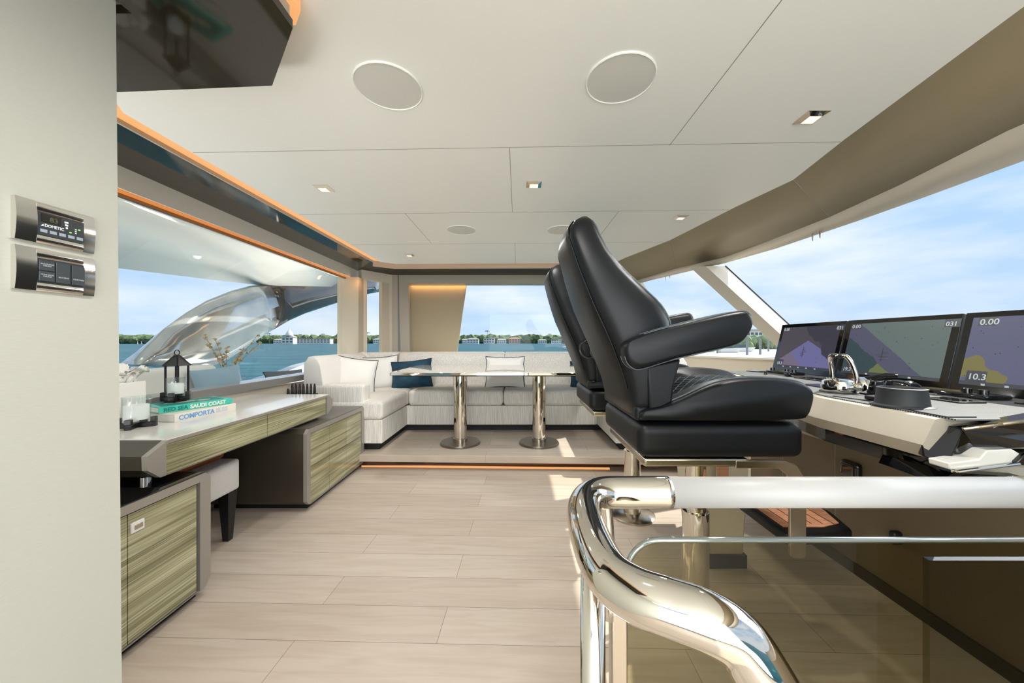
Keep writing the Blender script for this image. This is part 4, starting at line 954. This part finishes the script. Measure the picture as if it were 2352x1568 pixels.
t = thing('toggle_switch', (1.70, 2.19, DS), 'black toggle knob with cable beside the far keypad', 'switch')
MB().rbox((1.70, 2.19, DS+.016), (.035, .045, .03), .012, 4).build('body', black_gloss, t, smooth='all'); MB().tube([(1.70, 2.17, DS+.01), (1.73, 2.1, DS+.004), (1.74, 2.06, DS+.003)], .003, 6).build('cable', chrome, t, smooth=True)
tag(MB().lathe([(.012, 0), (.008, .006), (.008, .014), (.012, .018), (.012, .022), (.001, .023)], (1.655, 2.33, DS), 14).build('button', black_gloss, smooth=True), 'tiny black push button left of the far keypad', 'button')

# ------------------------------------------------------------------ handrail with glass in the foreground
hr = thing('handrail', (.5, .5, 0), 'thick polished steel handrail with white leather sleeve around the stairwell', 'handrail')
rp = crom([(.262, .606, .938), (.20, .606, .938), (.150, .604, .938), (.118, .580, .938), (.101, .53, .938), (.097, .455, .937), (.103, .397, .935), (.123, .365, .935), (.152, .347, .935), (.179, .335, .933), (.207, .331, .918), (.227, .326, .890), (.250, .322, .845), (.29, .31, .74)], 8)
MB().tube(rp, .0265, 32).build('rail', chrome, hr, smooth='all')
MB().tube([(.262, .606, .938), (.875, .606, .938)], .0252, 32).build('leather_sleeve', white_leather, hr, smooth='all')
MB().tube([(.872, .606, .938), (.93, .606, .938), (1.2, .606, .938)], .0265, 32).build('rail_end', chrome, hr, smooth='all')
MB().tube([(.104, .485, .925), (.104, .485, 0)], .017, 24).build('post', chrome, hr, smooth='all')
MB().tube(crom([(.15, .600, .93), (.155, .603, .88), (.158, .605, .80), (.158, .605, .72)], 4), .0105, 16).build('bracket', chrome, hr, smooth='all')
MB().box((.160, .596, 0), (.188, .618, .735)).build('glass_post', steel, hr, bevel=.003)
MB().tube([(.101, .43, .925), (.145, .362, .920)], .021, 20).build('elbow_joint', steel, hr, smooth='all')
gp = [(.19, .02), (.19, .80)]+[(.19+.055*(1-math.cos(a)), .80+.055*math.sin(a)) for a in [R(i*10) for i in range(1, 10)]]+[(1.4, .855), (1.4, .02)]
g1 = tag(MB().prism([(x, .601, z) for x, z in gp], (0, .010, 0)).build('glass_balustrade', glass_tint), 'tinted glass balustrade panel with rounded corner under the handrail', 'glass panel', 'glass panels under the handrail')
MB().tube([(x, .606, z) for x, z in gp[1:-1]], .0052, 8).build('polished_edge', mat('glass_edge', (150, 156, 150), .08, metal=.6), g1, smooth='all')
tag(MB().hexa([(.662, .56, .02), (1.4, .56, .02), (1.4, .57, .02), (.662, .57, .02)], [(.662, .56, .848), (1.4, .56, .848), (1.4, .57, .848), (.662, .57, .848)]).build('glass_balustrade', glass_tint), 'second tinted glass panel overlapping the first at lower right', 'glass panel', 'glass panels under the handrail')

# ------------------------------------------------------------------ outside: water, boat side, shore
def sea_mat():
    m = mat('sea_water', (8, 70, 92), .16); t = m.node_tree; b = t.nodes['Principled BSDF']; n = t.nodes.new; l = t.links.new
    g = n('ShaderNodeTexCoord'); mp = n('ShaderNodeMapping'); mp.inputs['Scale'].default_value = (.35, 1, 1); l(g.outputs['Object'], mp.inputs[0])
    a = n('ShaderNodeTexNoise'); a.inputs['Scale'].default_value = .22; a.inputs['Detail'].default_value = 10; a.inputs['Roughness'].default_value = .62; l(mp.outputs[0], a.inputs['Vector'])
    bp = n('ShaderNodeBump'); bp.inputs['Strength'].default_value = .9; bp.inputs['Distance'].default_value = .6; l(a.outputs[0], bp.inputs['Height']); l(bp.outputs[0], b.inputs['Normal'])
    r = n('ShaderNodeValToRGB'); l(a.outputs[0], r.inputs[0]); e = r.color_ramp.elements
    e[0].position = .36; e[0].color = (*s2l((2, 62, 72)), 1); e[1].position = .77; e[1].color = (*s2l((235, 242, 242)), 1); e.new(.60).color = (*s2l((18, 90, 98)), 1); e.new(.70).color = (*s2l((70, 140, 152)), 1)
    l(r.outputs[0], b.inputs['Base Color']); b.inputs['Specular IOR Level'].default_value = .06; b.inputs['Roughness'].default_value = .35
    return m
SEA = -2.6
o = tag(MB().add([(-6000, -600, SEA), (6000, -600, SEA), (6000, 7000, SEA), (-6000, 7000, SEA)], [(0, 1, 2, 3)]).build('sea', sea_mat(), origin=(0, 0, SEA)), 'turquoise choppy sea outside the windows', 'sea', kind='stuff')

# overhang of the flybridge outside the side window
ein = [(-2.36, y, 2.30) for y in (-.5, 1, 2, 3, 4, 4.7, 5.4)]
eout = [(-4.3, -.5, 1.93), (-4.2, 1, 1.92), (-4.05, 2.2, 1.91), (-3.85, 3.28, 1.90), (-3.50, 3.9, 1.90), (-3.2, 4.36, 1.90), (-2.9, 5.4, 2.05)]
emid = [(a[0]*.45+b[0]*.55, b[1]*.5+a[1]*.5, 2.19) for a, b in zip(ein, eout)]
m = MB(); n = 7; m.add(ein+emid+eout, [(i+k*n, i+1+k*n, i+1+(k+1)*n, i+(k+1)*n) for k in range(2) for i in range(n-1)])
o = tag(m.build('overhang', gel, smooth='all'), 'white glossy roof overhang outside the large side window', 'boat overhang'); sm = o.modifiers.new('s', 'SOLIDIFY'); sm.thickness = .05; sm.offset = 1
def wingpt(px, py, X=-3.2): D = X*F/(px-VX); return Vector((X, D, CH-(py-VY)*D/F))
top_e = [(296,836), (330,800), (380,752), (430,716), (475,690), (530,668), (575,656), (612,652)]
bot_e = [(296,838), (345,842), (420,853), (490,842), (530,822), (570,796), (605,771), (637,751)]
wg = thing('wing_support', (-3.2, 4.2, 0), 'curved glossy wing strut sweeping up outside the large side window', 'boat strut')
def wing(te, be, name, mt):
    secs = []
    for (a, b), (c, d) in zip(te, be):
        p, q = wingpt(a, b), wingpt(c, d); cc = (p+q)/2; sec = []
        for k in range(16):
            an = 2*math.pi*k/16; sec.append(cc+(p-cc)*math.cos(an)+Vector((.09*math.sin(an), 0, 0)))
        secs.append(sec)
    MB().loft(secs).build(name, mt, wg, smooth='all')
wing(top_e, bot_e, 'lower_wing', varied('silver_gloss', (206, 208, 206), (160, 166, 168), 2, rough=.08, coat=.5, metal=.6))
wing([(604,656), (650,632), (700,622), (760,616), (812,612), (850, 610), (884, 612)], [(628,757), (662,737), (700,720), (760,700), (812,684), (850, 674), (884, 668)], 'upper_wing', mat('wing_black_gloss', (34, 36, 38), .04, coat=1))
# deck, coaming, outdoor bench
struct(MB().box((-3.1, -.5, .30), (-2.34, 7, .36)).build('side_deck', gel), 'white side deck outside the window')
cm = [wingpt(430, 893, -2.95), wingpt(520, 884, -2.95), wingpt(600, 872, -2.95), wingpt(660, 852, -2.95), wingpt(694, 838, -2.95)]
cmx = [Vector((-2.95, 1.5, .82))]+cm+[Vector((-2.95, 5.6, .95))]
tag(MB().prism(cmx+[Vector((-2.95, 5.6, .3)), Vector((-2.95, 1.5, .3))], (-.14, 0, 0)).build('bulwark', mat('grey_bulwark', (150, 156, 160), .1, coat=.5)), 'grey bulwark with rising rail outside the side window', 'bulwark')
t = thing('outdoor_bench', (-2.7, 2.6, .36), 'white cushioned bench on the side deck outside the window', 'bench')
MB().rbox((-2.68, 2.3, .50), (.42, 1.9, .26), .05, 4).build('seat_cushion', sofa_plain, t, smooth='all'); MB().rbox((-2.86, 2.3, .82), (.14, 1.9, .34), .05, 4).build('back_cushion', sofa_plain, t, smooth='all')
pillow(.40, .28, .14, wingpt(503, 878, -2.66), RZ(70) @ RX(76) @ RZ(5), mat('denim_blue_fabric', (150, 176, 192), .85), 'faded blue pillow outside the side window on the deck bench', None, 'outdoor pillows', 'pillow')
pillow(.40, .18, .12, wingpt(655, 868, -2.6), RZ(60) @ RX(60), mat('slate_fabric', (96, 104, 112), .85), 'slate grey pillow with dark piping outside beside the sofa back', piping_m, 'outdoor pillows', 'pillow')
# dried branch in a vase outside
t = thing('dried_branches', (-2.75, 3.0, .36), 'dried beige eucalyptus branches outside the side window', 'dried plant')
rnd = random.Random(11); base = wingpt(520, 880, -2.75); tips = [(470,770), (495,782), (520,800), (560,800), (590,772), (600,786), (548,820), (500,812)]
MB().lathe([(.05, 0), (.07, .06), (.05, .16), (.03, .2), (.035, .22), (.001, .2)], (base.x, base.y, .63), 20).build('vase', gel, t, smooth=True)
lv = MB(); sm_ = MB()
for a, b in tips:
    e_ = wingpt(a, b, -2.75); base2 = Vector((base.x, base.y, .84)); mid = (base2+e_)/2+Vector((0, rnd.uniform(-.04, .04), .03)); pth = crom([base2, mid, e_], 5); sm_.tube(pth, .002, 5)
    for p in pth[4:]:
        for k in range(2):
            c = p+Vector([rnd.uniform(-.015, .015) for _ in range(3)]); r_ = rnd.uniform(.012, .021); nx = Vector([rnd.uniform(-1, 1) for _ in range(3)]).normalized(); x_ = nx.orthogonal().normalized(); y_ = nx.cross(x_)
            lv.add([c+(x_*math.cos(i*1.047)+y_*math.sin(i*1.047)*.75)*r_+nx*.004*math.sin(i*2.1) for i in range(6)], [tuple(range(6))])
sm_.build('stems', mat('dry_stem', (140, 118, 84), .8), t); lv.build('leaves', varied('dry_leaf', (176, 152, 112), (206, 188, 152), 30, rough=.8), t)

# shore: vegetation masses, houses, palms
green = varied('shore_foliage', (56, 82, 44), (128, 142, 92), .35, rough=.9)
def ico(mb, c, r, rnd, sz=(1, 1, 1)):
    t_ = (1+5**.5)/2; V_ = [(-1,t_,0),(1,t_,0),(-1,-t_,0),(1,-t_,0),(0,-1,t_),(0,1,t_),(0,-1,-t_),(0,1,-t_),(t_,0,-1),(t_,0,1),(-t_,0,-1),(-t_,0,1)]
    F_ = [(0,11,5),(0,5,1),(0,1,7),(0,7,10),(0,10,11),(1,5,9),(5,11,4),(11,10,2),(10,7,6),(7,1,8),(3,9,4),(3,4,2),(3,2,6),(3,6,8),(3,8,9),(4,9,5),(2,4,11),(6,2,10),(8,6,7),(9,8,1)]
    mb.add([Vector(c)+Vector((x*sz[0], y*sz[1], z*sz[2]))*(r/1.9)*rnd.uniform(.75, 1.2) for x, y, z in V_], F_)
def belt(px0, px1, Y, hpx, count, label, seed):
    rnd = random.Random(seed); m = MB()
    x0, x1 = (px0-VX)*Y/F, (px1-VX)*Y/F
    for k in range(count):
        x = rnd.uniform(x0, x1); r = Y/F*rnd.uniform(hpx*.3, hpx*.7)
        ico(m, (x, Y+rnd.uniform(-12, 12), SEA+r*.7+rnd.uniform(0, hpx*.35)*Y/F), r, rnd, (1.5, 1.3, 1))
    m.box((x0, Y+12, SEA-.5), (x1, Y+40, SEA+1.0))
    return tag(m.build('shore_trees', green), label, 'trees', kind='stuff')
belt(120, 372, 620, 16, 260, 'low dark green mangrove island on the horizon at far left', 1)
belt(600, 1420, 700, 15, 900, 'green band of shore trees along the horizon behind the houses', 2)
def palm(px, Y, hpx, lb):
    x = (px-VX)*Y/F; h = hpx*Y/F; rnd = random.Random(int(px)); t = thing('palm_tree', (x, Y, SEA), lb, 'tree', 'palms on the far shore')
    MB().tube([(x, Y, SEA), (x+.3, Y, SEA+h*.5), (x, Y, SEA+h)], [.35, .28, .2], 6).build('trunk', mat('palm_trunk', (120, 104, 84), .9), t)
    m = MB()
    for k in range(9):
        a = k*.7; d = Vector((math.cos(a), math.sin(a), 0)); s_ = Vector((-d.y, d.x, 0)); c = Vector((x, Y, SEA+h)); ln = h*.28
        m.add([c, c+d*ln*.5+s_*ln*.14+Vector((0,0,ln*.25)), c+d*ln+Vector((0,0,-ln*.25)), c+d*ln*.5-s_*ln*.14+Vector((0,0,ln*.25))], [(0, 1, 2, 3)])
    m.build('fronds', mat('palm_green', (60, 84, 44), .8), t)
hw_ = mat('house_white', (228, 226, 220), .8); hp_ = mat('house_peach', (214, 178, 150), .8); rf_ = mat('roof_grey', (170, 166, 158), .8); rt_ = mat('roof_terracotta', (186, 132, 100), .8); wn_ = mat('house_window', (84, 100, 112), .2)
def house(px, wpx, hpx, Y, lb, wall=hw_, roof=rf_, floors=2, flat=False, win=5):
    x = (px-VX)*Y/F; w_ = wpx*Y/F; h = hpx*Y/F; z0 = SEA+1.2; t = thing('house', (x, Y, SEA), lb, 'house', 'houses on the shore')
    MB().box((x-w_/2, Y, SEA-.2), (x+w_/2, Y+10, z0+h*.72)).build('walls', wall, t)
    if flat: MB().box((x-w_/2-.6, Y-.6, z0+h*.72), (x+w_/2+.6, Y+10.6, z0+h*.8)).build('roof', roof, t)
    else:
        a = z0+h*.72; MB().hexa([(x-w_/2-.8, Y-.8, a), (x+w_/2+.8, Y-.8, a), (x+w_/2+.8, Y+10.8, a), (x-w_/2-.8, Y+10.8, a)], [(x-w_*.3, Y+4, z0+h), (x+w_*.3, Y+4, z0+h), (x+w_*.3, Y+6, z0+h), (x-w_*.3, Y+6, z0+h)]).build('roof', roof, t)
    for f in range(floors):
        for k in range(win):
            cx = x-w_/2+w_*(k+.5)/win; cz = z0+h*.72*(f+.25)/floors
            MB().box((cx-w_*.3/win, Y-.25, cz), (cx+w_*.3/win, Y-.01, cz+h*.72*.5/floors)).build('window', wn_, t)
    return t
house(712, 92, 13, 575, 'long white waterfront hotel seen through the side window', flat=True, win=12)
t = house(660, 26, 18, 543, 'white hotel pavilion with cupola seen through the side window', win=3)
x = (660-VX)*543/F; MB().lathe([(5.5, 0), (5.3, 2.5), (3.4, 6), (1.2, 9), (.5, 10), (.3, 14)], (x, 548, SEA+13), 16).build('cupola', hw_, t, smooth=True)
for px, wp, hp, lb, kw in ((640, 24, 10, 'small white shore house left of the hotel', {}), (785, 14, 12, 'white shore house at the right end of the side window', {}), (868, 22, 11, 'white shore house seen through the narrow corner window', {}),
        (1086, 26, 12, 'white shore house nearest the sand panel', {}), (1123, 24, 15, 'taller white shore house beside the first', {'flat': True}), (1152, 20, 10, 'low grey roofed shore house in the middle', {}),
        (1182, 26, 13, 'peach shore house with terracotta roof', {'wall': hp_, 'roof': rt_}), (1246, 20, 9, 'small white shore house left of the black chairs', {}), (1278, 22, 11, 'white shore house next to the black chairs', {'flat': True}), (1068, 14, 10, 'narrow white shore house at the edge of the sand panel', {})):
    house(px, wp, hp, 560+(px*7 % 40), lb, win=4, **kw)
for k, (px, hp) in enumerate(((618, 22), (690, 20), (742, 21), (778, 22), (845, 24), (876, 20), (1075, 18), (1119, 28), (1170, 19), (1215, 20), (1262, 21), (1290, 19))):
    palm(px, 630, hp, 'palm tree on the far shore, %s' % ['at the left end of the white hotel', 'just right of the hotel cupola', 'above the middle of the long hotel', 'beside the window post', 'tallest in the narrow corner window', 'right one in the narrow corner window', 'nearest the sand panel', 'tallest above the white houses', 'left of the peach house', 'right of the peach house', 'above the low white house', 'against the black chairs'][k])
for k, (px, lb) in enumerate(((272, 'leftmost of three tiny white sailing boats before the mangrove island'), (316, 'middle one of three tiny white sailing boats'), (325, 'rightmost of three tiny white sailing boats'))):
    Y = 420; x = (px-VX)*Y/F; t = thing('sailing_boat', (x, Y, SEA), lb, 'boat', 'sailing boats before the island')
    MB().hexa([(x-.8, Y-.6, SEA-.1), (x+.8, Y-.6, SEA-.1), (x+.8, Y+.6, SEA-.1), (x-.8, Y+.6, SEA-.1)], [(x-1.4, Y-.8, SEA+.6), (x+1.4, Y-.8, SEA+.6), (x+1.4, Y+.8, SEA+.6), (x-1.4, Y+.8, SEA+.6)]).build('hull', gel, t)
    MB().prism([(x-.6, Y, SEA+.8), (x+.9, Y, SEA+.8), (x-.3, Y, SEA+4.2)], (0, .1, 0)).build('sail', gel, t)
# marina seen through the forward side pane
q = MB().box((24, 60, SEA-1), (150, 190, SEA+1.1)); struct(q.build('quay', mat('pale_concrete', (214, 212, 204), .8)), 'pale concrete quay of the marina')
house(1728, 66, 52, 150, 'white three storey building at the marina behind the near armrest', floors=3, flat=True, win=7)
house(1630, 60, 46, 165, 'white marina building left of the armrest tip', floors=2, flat=True, win=5)
rnd = random.Random(9); m = MB()
for k in range(90): ico(m, ((rnd.uniform(1600, 1790)-VX)*130/F, 130+rnd.uniform(-8, 8), SEA+1.4+rnd.uniform(0, 3.0)), rnd.uniform(1.2, 2.4), rnd)
tag(m.build('marina_shrubs', varied('pale_foliage', (120, 138, 96), (164, 176, 138), .4, rough=.9)), 'pale green shrubs in front of the marina building', 'shrubs', kind='stuff')
for k, (px, Y, h) in enumerate(((1716, 70, 4.4), (1746, 72, 4.2), (1765, 95, 5.2), (1648, 80, 3.8))):
    x = (px-VX)*Y/F; tag(MB().lathe([(.22, 0), (.22, h), (.05, h+.2)], (x, Y, SEA), 10).build('mooring_post', mat('weathered_post', (150, 152, 150), .8), smooth=True), 'grey mooring post at the marina, %s' % ['left of the pillar foot', 'nearest the pillar foot', 'farthest back beside the pillar', 'under the black armrest'][k], 'post', 'mooring posts at the marina')
for k, (px, Y) in enumerate(((1620, 88), (1672, 84), (1706, 92))):
    x = (px-VX)*Y/F; t = thing('motor_boat', (x, Y, SEA+1.1), 'white motor boat at the marina, %s' % ['farthest left under the armrest', 'in the middle under the armrest', 'right one beside the mooring post'][k], 'boat', 'white boats at the marina')
    MB().hexa([(x-2.2, Y-1, SEA+1.1), (x+1.8, Y-1, SEA+1.1), (x+1.8, Y+1, SEA+1.1), (x-2.2, Y+1, SEA+1.1)], [(x-2.6, Y-1.2, SEA+2.1), (x+2.6, Y-1.2, SEA+2.3), (x+2.6, Y+1.2, SEA+2.3), (x-2.6, Y+1.2, SEA+2.1)]).build('hull', gel, t)
    MB().hexa([(x-1.4, Y-.8, SEA+2.1), (x+1.0, Y-.8, SEA+2.1), (x+1.0, Y+.8, SEA+2.1), (x-1.4, Y+.8, SEA+2.1)], [(x-1.2, Y-.7, SEA+3.0), (x+.4, Y-.7, SEA+3.0), (x+.4, Y+.7, SEA+3.0), (x-1.2, Y+.7, SEA+3.0)]).build('cabin', wn_, t)
